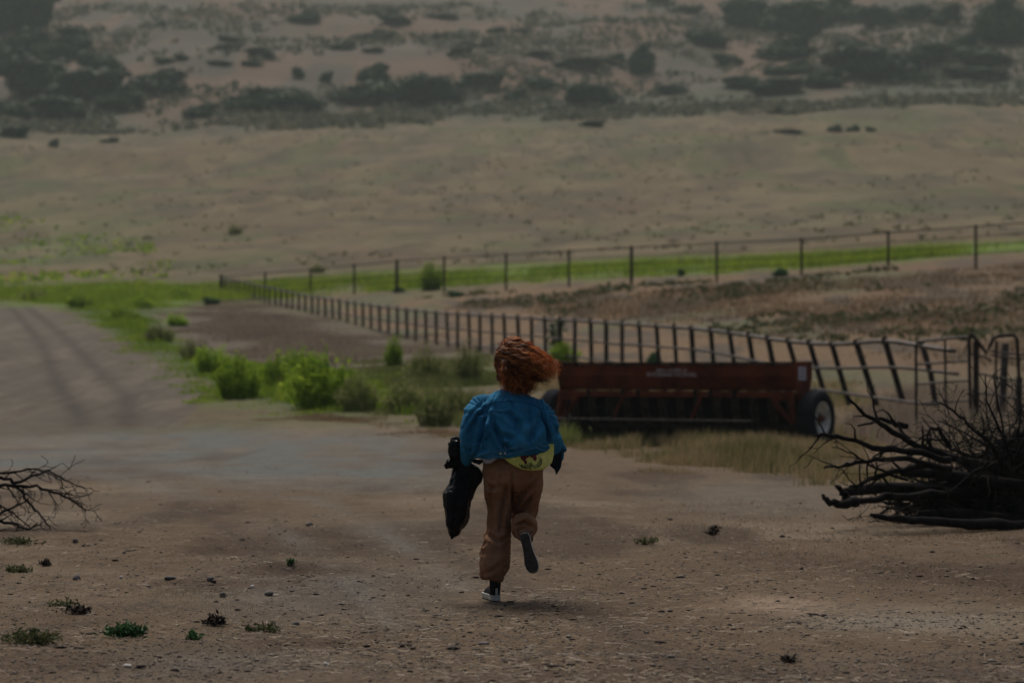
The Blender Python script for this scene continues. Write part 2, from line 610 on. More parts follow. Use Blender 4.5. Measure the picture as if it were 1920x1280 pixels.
    Cf = np.tile(np.array([0.136, 0.103, 0.062]), (n, 1))
    Cf = mix(Cf, (0.096, 0.094, 0.050), sstep(0.47, 0.66, k2) * .8)
    Cf = mix(Cf, (0.130, 0.093, 0.060), sstep(0.5, 0.68, k3) * .8)
    Cf = mix(Cf, (0.158, 0.128, 0.083), sstep(0.54, 0.70, fbm(p * [1 / 30.0, 1 / 26.0], 95, 5)) * .7)
    Cf = mix(Cf, (0.074, 0.064, 0.047), sstep(0.52, 0.72, k4) * .6)
    Cf = mix(Cf, (0.11, 0.15, 0.05), np.exp(-((u - 60) / 220) ** 2 - ((v - 470) / 60) ** 2) * sstep(.35, .55, k4) * .95)
    Cf = mix(Cf, (0.175, 0.140, 0.082), sstep(0.50, 0.66, fbm(p * [1 / 6.0, 1 / 15.0], 131, 4)) * .55)
    Cf = mix(Cf, (0.076, 0.063, 0.040), sstep(0.52, 0.66, fbm(p * [1 / 4.5, 1 / 13.0], 133, 4)) * .6)
    Cf = mix(Cf, (0.082, 0.094, 0.040), sstep(0.57, 0.69, fbm(p * [1 / 7.0, 1 / 18.0], 137, 4)) * .6)
    Cf = Cf * [0.84, 0.83, 0.78] * (0.80 + 0.40 * fbm(p * [1 / 1.6, 1 / 6.0], 139, 3))[:, None]
    C = C + (Cf - C) * (beyond * (1 - rm) * (1 - pd))[:, None]
    # green margin behind the far fence and along the left
    gl = np.interp(u, [-800, 0, 415, 744, 1184, 1503, 1920, 2600], [556, 553, 550, 523, 501, 488, 459, 420])
    gw2 = np.interp(u, [415, 744, 1344, 1920], [21, 20, 18, 11])
    C = mix(C, (0.095, 0.145, 0.018), np.exp(-((v - gl + (b - .5) * 14) / gw2) ** 4) * (0.45 + 0.5 * sstep(.35, .6, k4)) * sstep(75, 90, y))
    # slope foot: sage band, then bare hill
    hb = np.interp(u, [-800, 0, 700, 1100, 1920, 2600], [262, 258, 235, 225, 185, 150]) + (k2 - .5) * 24
    hm = sstep(-14, 14, hb - v) * sstep(300, 420, y)
    s1, s2 = fbm(p * [1 / 16.0, 1 / 34.0], 101, 5), fbm(p * [1 / 38.0, 1 / 60.0], 107, 5)
    Ch = np.tile(np.array([0.150, 0.102, 0.072]), (n, 1))
    Ch = mix(Ch, (0.082, 0.078, 0.060), sstep(0.46, 0.62, s1) * .85)
    Ch = mix(Ch, (0.106, 0.096, 0.076), sstep(0.5, 0.66, s2) * .7)
    band = 1 - sstep(25, 60, hb - v)
    Ch = mix(Ch, (0.082, 0.088, 0.058), band * (0.35 + sstep(.4, .6, s1) * .6))
    Ch = Ch * 0.82
    C = C + (Ch - C) * hm[:, None]
    grain = 1 - sstep(35, 90, y) * 0.75
    return C, grain, u, v, rm, pd * sstep(50, 58, y), beyond, hm


def build_terrain():
    s_in = np.linspace(-0.26, 0.26, 640)
    s_out = 0.26 + np.cumsum(np.geomspace(0.0015, 0.25, 34))
    s = np.concatenate([-s_out[::-1], s_in, s_out])
    y0 = [-25, -15, -8, -3, 0, 2, 4, 5.5, 6.8, 7.6]
    ys = [8.2]
    while ys[-1] < 1480:
        ys.append(ys[-1] * (1.0034 if ys[-1] < 24 else 1.0066))
    ys = np.array(y0 + ys)
    Y, S = np.meshgrid(ys, s, indexing='ij')
    X = S * (np.maximum(Y, 0) + 6.0 + 30 * np.clip(-Y + 6, 0, 6) / 6)
    x, y = X.ravel(), Y.ravel()
    z = tz(x, y)
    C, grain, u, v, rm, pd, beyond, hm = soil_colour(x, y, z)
    ny, nx = Y.shape
    idx = np.arange(ny * nx).reshape(ny, nx)
    Fc = np.stack([idx[:-1, :-1], idx[:-1, 1:], idx[1:, 1:], idx[1:, :-1]], -1).reshape(-1, 4)
    # which part of the place each face belongs to
    k = Fc[:, 0]
    cls = np.zeros(len(Fc), int)
    cls[(pd[k] > 0.5)] = 2
    cls[(beyond[k] > 0.5)] = 3
    cls[(rm[k] > 0.5)] = 1
    cls[(hm[k] > 0.5)] = 4
    V = np.column_stack([x, y, z])
    for c, name in enumerate(("ground", "dirt_road", "paddock_ground", "pasture", "hillside")):
        f = Fc[cls == c]
        used, inv = np.unique(f.ravel(), return_inverse=True)
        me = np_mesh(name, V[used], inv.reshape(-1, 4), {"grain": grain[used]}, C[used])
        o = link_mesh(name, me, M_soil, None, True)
        o["kind"] = "structure"


build_terrain()
# ------------------------------------------------------------------ vegetation builders
L_oak = leafmat("oak_leaves", [(0.0, (0.016, 0.030, 0.015)), (0.5, (0.028, 0.050, 0.022)), (1.0, (0.055, 0.082, 0.032))])
L_green = leafmat("mustard_leaves", [(0.0, (0.10, 0.19, 0.012)), (0.5, (0.21, 0.34, 0.022)), (1.0, (0.38, 0.48, 0.045))], transl=0.45)
L_dull = leafmat("dull_weed_leaves", [(0.0, (0.09, 0.13, 0.035)), (0.5, (0.175, 0.205, 0.055)), (1.0, (0.31, 0.27, 0.13))], transl=0.4)
L_deep = leafmat("deep_green_leaves", [(0.0, (0.0180, 0.0525, 0.0180)), (0.5, (0.0330, 0.0900, 0.0300)), (1.0, (0.0675, 0.1350, 0.0450))], transl=0.2)
L_sage = leafmat("sage_leaves", [(0.0, (0.075, 0.09, 0.055)), (0.5, (0.13, 0.135, 0.088)), (1.0, (0.20, 0.17, 0.12))], transl=0.3)
L_dry = leafmat("dry_grass_blades", [(0.0, (0.1280, 0.0992, 0.0544)), (0.45, (0.3200, 0.2400, 0.1280)), (0.8, (0.4800, 0.3680, 0.2080)), (1.0, (0.1360, 0.1680, 0.0480))], transl=0.2)
L_grass = leafmat("green_grass_blades", [(0.0, (0.085, 0.15, 0.014)), (0.5, (0.185, 0.27, 0.022)), (0.85, (0.30, 0.37, 0.04)), (1.0, (0.34, 0.27, 0.12))], transl=0.45)
L_lime = leafmat("lime_weed_blades", [(0.0, (0.085, 0.13, 0.016)), (0.5, (0.18, 0.25, 0.024)), (0.85, (0.31, 0.37, 0.04)), (1.0, (0.30, 0.25, 0.10))], transl=0.45)
L_past = leafmat("pasture_tufts", [(0.0, (0.09, 0.11, 0.045)), (0.5, (0.15, 0.145, 0.078)), (1.0, (0.20, 0.165, 0.105))], transl=0.3)
L_tan = leafmat("tan_grass_blades", [(0.0, (0.12, 0.085, 0.05)), (0.5, (0.33, 0.225, 0.13)), (1.0, (0.45, 0.32, 0.20))], transl=0.2)
L_mauve = leafmat("mauve_dry_weeds", [(0.0, (0.15, 0.115, 0.092)), (0.5, (0.25, 0.195, 0.155)), (0.8, (0.34, 0.27, 0.20)), (1.0, (0.17, 0.22, 0.05))], transl=0.4)
L_mix = leafmat("mixed_grass_blades", [(0.0, (0.085, 0.10, 0.028)), (0.25, (0.17, 0.165, 0.06)), (0.45, (0.30, 0.225, 0.115)), (1.0, (0.44, 0.33, 0.19))], transl=0.35)
L_pad = leafmat("paddock_weed_leaves", [(0.0, (0.05, 0.06, 0.025)), (0.5, (0.085, 0.095, 0.04)), (1.0, (0.15, 0.12, 0.065))], transl=0.2)
L_straw = leafmat("straw", [(0.0, (0.10, 0.075, 0.05)), (0.7, (0.19, 0.15, 0.11)), (1.0, (0.36, 0.31, 0.24))])
L_dark = leafmat("dark_litter", [(0.0, (0.018, 0.013, 0.011)), (1.0, (0.07, 0.05, 0.038))])
L_stone = leafmat("stones", [(0.0, (0.07, 0.055, 0.045)), (0.55, (0.17, 0.14, 0.115)), (0.9, (0.26, 0.235, 0.21)), (1.0, (0.62, 0.58, 0.53))])


def rand_dirs(r, n):
    d = r.normal(size=(n, 3))
    return d / np.linalg.norm(d, axis=1)[:, None]


def quads_at(P, Nrm, size, aspect, r):
    """little leaf quads at P facing Nrm; size (n,)"""
    n = len(P)
    t = np.cross(Nrm, rand_dirs(r, n))
    t /= np.linalg.norm(t, axis=1)[:, None] + 1e-9
    b = np.cross(Nrm, t)
    s = size[:, None]
    V = np.stack([P - t * s, P - b * s * aspect, P + t * s, P + b * s * aspect], 1).reshape(-1, 3)
    return V, np.arange(4 * n).reshape(-1, 4)


def crown_mesh(name, seed, n, leaf, nl=9, aspect=0.6, core=0.80, upright=0.0, flat=0.0):
    """unit shrub: about 1 wide, 1 deep, 1 tall, base at z = 0; lobes of leaves over branching cores"""
    r = np.random.default_rng(seed)
    ang = r.uniform(0, 2 * math.pi, nl)
    rad = np.sqrt(r.uniform(0.02, 1, nl)) * 0.30
    lc = np.column_stack([rad * np.cos(ang), rad * np.sin(ang), r.uniform(0.16, 0.72, nl) * (1 - 0.7 * rad)])
    lr = np.column_stack([r.uniform(0.15, 0.27, nl), r.uniform(0.15, 0.27, nl), r.uniform(0.14, 0.26, nl)])
    lc[:3, 2] = 0.2
    lr[:3] = [0.27, 0.27, 0.22]
    w = (lr[:, 0] * lr[:, 2])
    k = r.choice(nl, n, p=w / w.sum())
    d = rand_dirs(r, n)
    d[:, 2] = np.where(r.random(n) < 0.7, np.abs(d[:, 2]), d[:, 2])
    rr = r.uniform(0.72, 1.10, n) * (0.8 + 0.4 * vn(d * 2.7 + k[:, None] * 3.1, seed))
    P = lc[k] + d * lr[k] * rr[:, None]
    P[:, 2] = np.abs(P[:, 2])
    N = d + rand_dirs(r, n) * 0.7
    N[:, 2] *= (1 - upright)
    N /= np.linalg.norm(N, axis=1)[:, None]
    V, Fc = quads_at(P, N, leaf * r.uniform(0.6, 1.4, n), aspect, r)
    tone = np.repeat(np.clip(0.5 + (vn(P * 5, seed + 3) - 0.5) * 0.9 + r.normal(0, 0.14, n), 0, 1), 4)
    mb = MB()
    for c, q in zip(lc, lr):
        mb.ball(c, q * core, 8, 6)
    cv = np.array(mb.v)
    cv += (np.column_stack([vn(cv * 9, 1), vn(cv * 9, 2), vn(cv * 9, 3)]) - 0.5) * 0.07
    cv[:, 2] = np.maximum(cv[:, 2], -0.03)
    qf = [f if len(f) == 4 else (f[0], f[1], f[2], f[2]) for f in mb.f]
    tri = [f for f in mb.f if len(f) == 3]
    quad = [f for f in mb.f if len(f) == 4]
    allV = np.vstack([V, cv])
    me = bpy.data.meshes.new(name)
    me.from_pydata([tuple(p) for p in allV], [], [tuple(q) for q in Fc] + [tuple(len(V) + i for i in f) for f in quad + tri])
    a = me.attributes.new("tone", 'FLOAT', 'POINT')
    a.data.foreach_set("value", np.concatenate([tone, np.clip(vn(cv * 6, seed + 5), 0.1, 0.6)]).astype(np.float32))
    return me


def weedy_mesh(name, seed, stems=150, per=16, leaf=0.03):
    """unit clump of leafy stems fanning out of the ground, ragged on top"""
    r = np.random.default_rng(seed)
    m = MB()
    P, T = [], []
    for i in range(stems):
        a = r.uniform(0, 2 * math.pi)
        q = math.sqrt(r.random())
        b0 = np.array([0.30 * q * math.cos(a), 0.30 * q * math.sin(a), -0.02])
        lump = 0.55 + 0.6 * float(vn(np.array([[math.cos(a) * q * 1.6 + 3, math.sin(a) * q * 1.6 + 3]]), seed)[0])
        hh = (1.02 - 0.45 * q * q) * lump * r.uniform(0.75, 1.15)
        tip = np.array([b0[0] * 1.62 + r.normal(0, .05), b0[1] * 1.62 + r.normal(0, .05), hh])
        mid = (b0 + tip) / 2 + np.array([0, 0, 0.12]) * q
        m.tube([tuple(b0), tuple(mid), tuple(tip)], [0.008, 0.006, 0.003], 3, cap=False)
        tn = r.uniform(0.2, 0.8)
        for k in range(per):
            f = r.uniform(0.12, 1.04)
            c = (1 - f) ** 2 * b0 + 2 * f * (1 - f) * mid + f * f * tip
            P.append(c + r.normal(0, 0.022, 3))
            T.append(np.clip(tn + r.normal(0, .15) + 0.15 * (f > .85), 0, 1))
    P = np.array(P)
    P[:, 2] = np.abs(P[:, 2])
    N = rand_dirs(r, len(P))
    V, Fc = quads_at(P, N, leaf * r.uniform(0.6, 1.5, len(P)), 0.42, r)
    b = len(m.v)
    me = bpy.data.meshes.new(name)
    me.from_pydata(m.v + [tuple(p) for p in V], [], list(m.f) + [tuple(b + q for q in f) for f in Fc])
    at = me.attributes.new("tone", 'FLOAT', 'POINT')
    at.data.foreach_set("value", np.concatenate([np.full(b, 0.35), np.repeat(np.array(T), 4)]).astype(np.float32))
    return me


def blades(name, P, H, W, mat, seed, lean=0.25, tone=None, label=None, cat="grass", segs=2, wind=0.0):
    """many grass blades in one stuff object; P (n,3) roots"""
    r = np.random.default_rng(seed)
    n = len(P)
    az = r.uniform(0, 2 * math.pi, n)
    side = np.column_stack([np.cos(az), np.sin(az), np.zeros(n)])
    la = r.uniform(0, 2 * math.pi, n)
    ld = np.column_stack([np.cos(la) * lean + wind, np.sin(la) * lean, np.zeros(n)]) * r.uniform(0.3, 1.6, n)[:, None] * H[:, None]
    up = np.array([0, 0, 1.0])
    w = (W * r.uniform(0.6, 1.3, n))[:, None]
    m1 = P + up * (H * 0.55)[:, None] + ld * 0.35
    tip = P + up * H[:, None] + ld
    V = np.stack([P - side * w, P + side * w, m1 - side * w * 0.75, m1 + side * w * 0.75, tip], 1).reshape(-1, 3)
    b = (np.arange(n) * 5)[:, None]
    Fc = np.concatenate([b + [0, 1, 3], b + [0, 3, 2], b + [2, 3, 4]], 0)
    if tone is None:
        tone = np.clip(0.5 * fbm(P[:, :2] / 1.2, seed, 3) * 1.6 - 0.05 + r.normal(0.1, 0.2, n), 0, 1)
    me = np_mesh(name, V, Fc, {"tone": np.repeat(tone, 5)})
    o = link_mesh(name, me, mat)
    tag(o, label, cat, None, "stuff")
    return o


_N_PLANE = {}


def sample_poly(poly, n, seed, clump=0.0, csize=1.5, feather=0.0):
    """roots on the terrain, uniformly over the ground seen inside an outline of image points"""
    r = np.random.default_rng(seed)
    W = np.array([ground_at(a, b)[:2] for a, b in poly])
    lo, hi = W.min(0) - 2 * feather, W.max(0) + 2 * feather
    out = []
    tot = 0
    it = 0
    while tot < n and it < 60:
        it += 1
        q = r.uniform(lo, hi, (n * 2, 2))
        q = q[q[:, 1] > 8.2]
        sdv = inpoly_sd(q[:, 0], q[:, 1], [tuple(a) for a in W])
        if feather:
            sdv = sdv + (fbm(q / (1.3 * feather), seed + 70, 3) - 0.5) * 4.5 * feather + np.abs(r.normal(0, 0.8 * feather, len(q)))
        m = sdv < 0
        q = q[m]
        if clump:
            q = q[fbm(q / csize, seed + 50, 3) + r.normal(0, 0.05, len(q)) > 0.40 + 0.18 * clump]
        out.append(q)
        tot += len(q)
    q = np.vstack(out)[:n]
    return np.column_stack([q, tz(q[:, 0], q[:, 1]) - 0.01])


def sedges(poly, k=6):
    """subdivide an image outline so that it follows the terrain"""
    o = []
    for i in range(len(poly)):
        a, b = poly[i], poly[(i + 1) % len(poly)]
        for t in range(k):
            o.append((a[0] + (b[0] - a[0]) * t / k, a[1] + (b[1] - a[1]) * t / k))
    return o


# ------------------------------------------------------------------ hillside shrubs and trees
OAK = [crown_mesh("shrub", 100 + i, 1900, 0.045, 9 + i) for i in range(5)]
for me in OAK:
    me.materials.append(L_oak)

# (u, v of base, width px, height px, label)
HILL = [
 (35, 62, 130, 95, "dark green oak bush cut by the top left corner of the hillside"),
 (15, 130, 130, 80, "dark oak bush at the left edge, second one down"),
 (112, 118, 135, 75, "broad dark bush stepping down the upper left of the hillside"),
 (190, 140, 105, 60, "rounded dark bush in the middle of the left thicket's upper edge"),
 (62, 185, 150, 85, "wide dark bush in the heart of the left hillside thicket"),
 (160, 196, 150, 75, "dark bush below the bare tan gap in the left thicket"),
 (285, 182, 115, 58, "rounded dark bush ending the left thicket on its right"),
 (222, 210, 100, 52, "low bush under the right end of the left thicket"),
 (25, 230, 110, 62, "dark bush at the left edge above the pale strip of slope foot"),
 (108, 226, 120, 50, "lowest broad bush along the foot of the left thicket"),
 (26, 258, 60, 26, "small dark bush alone on the pasture edge at far left"),
 (370, 222, 66, 30, "small dark bush beside the pale track between two thickets"),
 (466, 214, 105, 58, "dark bush forming the left half of the middle thicket"),
 (555, 212, 130, 64, "taller dark bush forming the right half of the middle thicket"),
 (558, 148, 26, 22, "small round tree just above the middle thicket"),
 (612, 156, 26, 24, "small round bush right of the round tree above the thicket"),
 (696, 158, 62, 40, "grey green tree above the gap right of the middle thicket"),
 (655, 197, 80, 40, "pale sage green bush filling the gap between two thickets"),
 (740, 200, 140, 66, "broad dark bush left in the long centre thicket"),
 (808, 198, 125, 64, "broad dark bush with a high crown in the long centre thicket"),
 (905, 172, 95, 38, "low dark bush at the right end of the long centre thicket"),
 (962, 192, 52, 28, "small dark bush right of the long centre thicket"),
 (908, 208, 52, 18, "flat dark bush at the foot of the centre slope"),
 (1020, 172, 80, 38, "bright green edged bush with a pale speck right of centre"),
 (1110, 200, 112, 50, "dark dome shaped bush standing low right of centre"),
 (1092, 132, 100, 20, "flat dark band of bush left of the tall hillside tree"),
 (1148, 122, 52, 22, "dark bush touching the tall hillside tree on its left"),
 (1206, 138, 56, 62, "single tall upright tree on the bare slope right of centre"),
 (1332, 90, 92, 48, "dark slanting bush on the bare slope left of the right thicket"),
 (1412, 58, 120, 66, "dark bush at the top edge starting the right thicket"),
 (1490, 70, 150, 84, "big dark bush in the upper middle of the right thicket"),
 (1468, 112, 125, 50, "dark bush hanging below the upper right thicket"),
 (1575, 48, 130, 62, "dark bush at the top edge right in the right thicket"),
 (1612, 112, 80, 52, "round dark bush right of the bare tan hollow"),
 (1652, 52, 84, 48, "dark green bush above the wide dome bush on the right"),
 (1712, 46, 90, 44, "bush at the top edge left of the small round tree"),
 (1775, 46, 68, 42, "small round tree standing free near the top right"),
 (1886, 84, 110, 100, "very dark tree cut by the top right corner"),
 (1862, 128, 130, 48, "dark bush under the dark corner tree"),
 (1642, 152, 185, 72, "wide dome shaped dark bush at the slope foot on the right"),
 (1740, 124, 110, 50, "spreading bush right behind the wide dome bush"),
 (1800, 110, 84, 44, "bush between the spreading bush and the corner tree"),
 (1712, 156, 110, 34, "low bush at the right skirt of the wide dome bush"),
 (1850, 152, 150, 30, "flat hedge like bush at the slope foot near the right edge"),
 (1398, 166, 84, 28, "low green bush below the slanting bush"),
 (1455, 178, 120, 34, "low bright green bush left of the wide dome bush"),
 (1532, 164, 110, 36, "low dark bush touching the wide dome bush on its left"),
 (1492, 140, 112, 28, "thin dark row of bush under the tan hollow"),
 (1372, 124, 70, 34, "grey green bush below the slanting bush on the slope"),
 (1265, 178, 70, 24, "grey low bush at the slope foot under the tall tree"),
]
SPARSE = [(570, 44, 70, 26), (432, 80, 50, 18), (488, 110, 60, 22), (425, 96, 60, 14), (640, 95, 50, 20), (702, 76, 90, 22), (745, 48, 72, 28),
          (838, 74, 60, 14), (865, 106, 50, 20), (930, 62, 40, 14), (722, 28, 60, 18), (310, 120, 50, 16), (338, 113, 30, 12), (1010, 108, 52, 12),
          (820, 35, 70, 12), (700, 98, 44, 10), (410, 124, 60, 12), (468, 124, 40, 10), (870, 90, 40, 14), (905, 90, 44, 14), (300, 50, 30, 12), (985, 60, 60, 12), (1240, 10, 60, 16), (1290, 25, 70, 14)]
FIELD = [(1565, 248, 30, 16, "leftmost of the three dark shrubs in a row on the upper pasture"),
         (1602, 247, 28, 15, "middle one of the three dark shrubs on the upper pasture"),
         (1636, 247, 25, 14, "rightmost of the three dark shrubs in a row on the upper pasture"),
         (1482, 251, 62, 10, "flat dark shrub left of the three shrubs on the pasture"),
         (1112, 238, 52, 14, "flat dark shrub on the pasture edge right of centre"),
         (98, 276, 20, 18, "small upright shrub on the pasture at far left"),
         (205, 268, 40, 12, "low dark shrub on the pasture below the left thicket"),
         (1500, 212, 90, 9, "long flat dark shrub along the pasture's upper edge")]


def put_shrub(u, v, w, h, label, cat, group, meshes, k, name="shrub", depth=0.9):
    g = ground_at(u, v)
    o = bpy.data.objects.new(name, meshes[k % len(meshes)])
    COL.objects.link(o)
    m = g.y / F
    o.location = (g.x, g.y + w * m * 0.3, tz1(g.x, g.y + w * m * 0.3) - 0.05 * h * m - 0.3 * w * m * 0.1)
    o.scale = (w * m * 1.12, w * m * depth, h * m * 1.18)
    o.rotation_euler = (0, 0, 0.5 * math.sin(k * 2.4))
    tag(o, label, cat, group)
    return o


for k, (u, v, w, h, lab) in enumerate(HILL):
    put_shrub(u, v, w, h, lab, "tree" if "tree" in lab else "bush", "dark bushes across the hillside", OAK, k)
for k, (u, v, w, h) in enumerate(SPARSE):
    put_shrub(u, v, w, h, "small dark shrub scattered on the bare upper slope", "shrub", "small shrubs scattered on the bare slope", OAK, k + 2)
for k, (u, v, w, h, lab) in enumerate(FIELD):
    put_shrub(u, v, w, h, lab, "shrub", "shrubs on the upper pasture", OAK, k + 1)


def tuft_cloud(name, poly, n, size, mat, seed, label, cat, clump=1.0, csize=20.0, q=5, sub=6):
    P = sample_poly(sedges(poly), n, seed, clump, csize)
    r = np.random.default_rng(seed)
    s = size * r.uniform(0.5, 1.5, len(P))
    Q = np.repeat(P, q, 0)
    S = np.repeat(s, q)
    Q = Q + r.normal(size=Q.shape) * S[:, None] * [0.6, 0.6, 0.18]
    Q[:, 2] += S * 0.35
    N = rand_dirs(r, len(Q))
    N[:, 2] = np.abs(N[:, 2])
    V, Fc = quads_at(Q, N, S * 0.5, 0.6, r)
    tone = np.repeat(np.clip(np.repeat(r.uniform(0.1, 0.9, len(P)), q) + r.normal(0, .12, len(Q)), 0, 1), 4)
    o = link_mesh(name, np_mesh(name, V, Fc, {"tone": tone}), mat)
    tag(o, label, cat, None, "stuff")


tuft_cloud("sage_scrub", [(-250, 250), (700, 240), (1200, 215), (2200, 178), (2200, 10), (1200, 10), (500, 10), (-250, 10)], 5200, 1.5, L_sage, 201,
           "grey green sage scrub covering the hillside between the bushes", "scrub", 0.5, 30.0)
tuft_cloud("sage_hedge", [(-250, 262), (700, 242), (1200, 222), (2200, 190), (2200, 168), (1200, 200), (700, 215), (-250, 235)], 2600, 1.3, L_sage, 203,
           "grey green scrub in a band along the slope foot", "scrub", 0.3, 14.0)
tuft_cloud("pasture_weeds", [(-250, 530), (415, 515), (1184, 480), (2200, 430), (2200, 200), (1100, 240), (-250, 275)], 2000, 0.34, L_past, 205,
           "low dull green weeds dotted over the dry pasture", "weeds", 0.3, 22.0)
tuft_cloud("roadside_weeds", [(-250, 540), (300, 532), (330, 480), (200, 420), (-250, 400)], 900, 0.36, L_grass, 209,
           "scattered green weeds on the pasture at the left edge", "weeds", 0.4, 12.0)
tuft_cloud("paddock_weeds", [(760, 560), (1184, 535), (1503, 520), (2100, 470), (2100, 700), (1500, 640), (1000, 590)], 1300, 0.20, L_pad, 207,
           "low dull weeds dotted over the brown paddock", "weeds", 1.0, 5.0)

# ------------------------------------------------------------------ grasses and weeds near the yard
def H(n, a, b, seed):
    return np.random.default_rng(seed).uniform(a, b, n)


def field(name, poly, n, h0, h1, w, mat, seed, label, cat="grass", clump=0.0, csize=1.5, lean=0.25, wind=0.05, feather=1.2):
    P = sample_poly(sedges(poly), n, seed, clump, csize, feather)
    hs = H(len(P), h0, h1, seed) * (0.55 + 0.9 * fbm(P[:, :2] / max(csize, 1.0), seed + 9, 3))
    sde = inpoly_sd(P[:, 0], P[:, 1], [tuple(ground_at(a, b)[:2]) for a, b in sedges(poly)])
    hs = hs * (0.3 + 0.7 * sstep(0.3 * feather, -1.6 * feather, sde))
    return blades(name, P, hs, np.full(len(P), w), mat, seed, lean, None, label, cat, wind=wind)


field("dry_grass", [(1045, 812), (1060, 845), (1200, 872), (1400, 895), (1560, 930), (1640, 935), (1640, 800), (1300, 805)], 40000, 0.12, 0.36, 0.006, L_mix, 301,
      "dry tan and olive grass in front of the red seed drill", clump=0.25, csize=1.2)
field("drill_weeds", [(1030, 790), (1045, 838), (1300, 834), (1500, 836), (1530, 785)], 6500, 0.15, 0.5, 0.012, L_dull, 303,
      "dull green weeds growing under and around the seed drill", "weeds", clump=0.8, csize=0.8)
field("side_weeds", [(1005, 800), (1008, 838), (1112, 838), (1112, 800)], 2600, 0.2, 0.62, 0.012, L_dull, 304,
      "green weeds standing against the left wheel of the seed drill", "weeds", clump=0.1, csize=0.8, feather=0.5)
field("verge_grass", [(960, 815), (1060, 815), (1060, 785), (1700, 785), (1700, 740), (1300, 700), (1000, 680), (900, 690)], 28000, 0.08, 0.36, 0.009, L_mix, 305,
      "mixed dry and green grass between the yard and the leaning pipe fence", clump=0.2, csize=1.8)
field("verge_weeds", [(640, 715), (760, 675), (900, 668), (1000, 690), (1010, 815), (860, 815), (700, 795), (660, 775)], 26000, 0.08, 0.40, 0.011, L_dull, 306,
      "soft green and olive weeds beside the yard left of the drill", "weeds", clump=0.15, csize=2.2, feather=1.8)
field("bush_weeds", [(350, 692), (440, 680), (560, 690), (690, 712), (830, 755), (850, 800), (700, 786), (560, 770), (430, 750), (375, 718)], 26000, 0.10, 0.42, 0.011, L_grass, 312,
      "bright green weeds filling in between the bushes along the yard edge", "weeds", clump=0.1, csize=2.5, feather=1.2)
field("verge_straw", [(560, 770), (700, 785), (900, 815), (1010, 815), (1010, 835), (860, 828), (680, 805), (540, 785)], 9000, 0.04, 0.16, 0.006, L_tan, 308,
      "low tan dry grass along the edge of the yard", clump=0.3, csize=1.2)
field("mauve_weeds", MAUVE, 46000, 0.12, 0.40, 0.010, L_mauve, 307, "dry purplish brown weeds in front of the far half of the pipe fence", "weeds", clump=0.0, csize=3.0, feather=3.0)
field("purple_weeds", [(1570, 770), (1590, 832), (1700, 850), (2000, 850), (2000, 740), (1720, 740)], 15000, 0.3, 0.85, 0.006, L_mauve, 309,
      "dry purplish weeds standing behind the brush pile", "weeds", clump=0.1, csize=1.5)
field("roadside_grass", GREEN_L[2:], 42000, 0.12, 0.5, 0.013, L_grass, 311, "bright green weeds and grass along the edge of the dirt road", clump=0.12, csize=3.0)
field("field_margin", [(-300, 562), (20, 566), (415, 566), (744, 546), (1184, 521), (1503, 506), (1920, 470), (2200, 452), (2200, 436), (1920, 456), (1503, 484), (1184, 498), (744, 518), (415, 540), (0, 548), (-300, 545)],
      42000, 0.3, 0.75, 0.02, L_lime, 313, "bright green strip of tall weeds behind the far pipe fence", clump=0.1, csize=5.0)
field("paddock_grass", [(760, 575), (1184, 545), (1503, 528), (2100, 480), (2100, 740), (1720, 690), (1300, 620), (1000, 600)], 30000, 0.08, 0.28, 0.012, L_tan, 315,
      "short dry grass on the brown paddock", clump=0.5, csize=4.0)
field("pile_grass", [(1545, 925), (1560, 1010), (1700, 1025), (1990, 1030), (1990, 930), (1700, 900), (1600, 880)], 9000, 0.02, 0.07, 0.0025, L_tan, 317,
      "short dry grass around the brush pile", clump=0.3, csize=0.7)

field("dead_grass", [(-100, 1120), (350, 1090), (640, 1110), (700, 1190), (500, 1277), (-100, 1277)], 4200, 0.008, 0.045, 0.0013, L_dry, 319,
      "sparse low dead grass on the yard in the left foreground", clump=0.9, csize=0.5, lean=0.6, feather=0.3)
field("dead_stubble", [(1150, 930), (1560, 935), (1940, 1040), (1940, 1130), (1400, 1075), (1100, 1000)], 9000, 0.008, 0.05, 0.0014, L_tan, 321,
      "sparse low dead grass on the yard in front of the brush pile", clump=0.5, csize=0.8, lean=0.6, feather=0.4)
GB = [weedy_mesh("bush", 140 + i, 150, 17, 0.036) for i in range(4)]
for me in GB:
    me.materials.append(L_green)
DB = [weedy_mesh("bush", 150 + i, 120, 14, 0.034) for i in range(2)]
for me in DB:
    me.materials.append(L_dull)
KB = [crown_mesh("bush", 160 + i, 1300, 0.06, 7, 0.4, 0.8, 0.4) for i in range(2)]
for me in KB:
    me.materials.append(L_deep)
GREENB = [
 (600, 768, 130, 92, 0, "brightest and largest green bush at the edge of the yard"),
 (445, 748, 95, 80, 0, "green bush nearest the dirt road, left of the largest one"),
 (395, 700, 80, 50, 0, "small green bush at the bend of the road verge"),
 (515, 728, 80, 56, 0, "green bush behind the gap between the two front bushes"),
 (560, 712, 90, 50, 0, "pale green bush directly behind the largest green bush"),
 (672, 772, 80, 74, 1, "dull green weedy bush right of the largest green bush"),
 (738, 692, 36, 62, 0, "small rounded green bush standing alone in the mauve weeds"),
 (760, 775, 90, 64, 1, "dull green bush half way between the green bushes and the runner"),
 (815, 800, 80, 62, 1, "dull green bush just left of the running person"),
 (800, 722, 80, 70, 1, "pale olive bush behind, left of the running person's head"),
 (878, 722, 60, 74, 1, "olive bush beside the fence left of the red hair"),
 (860, 780, 70, 56, 1, "low olive bush touching the running person's left shoulder"),
 (640, 740, 60, 44, 1, "small dull bush behind the weedy bush"),
]
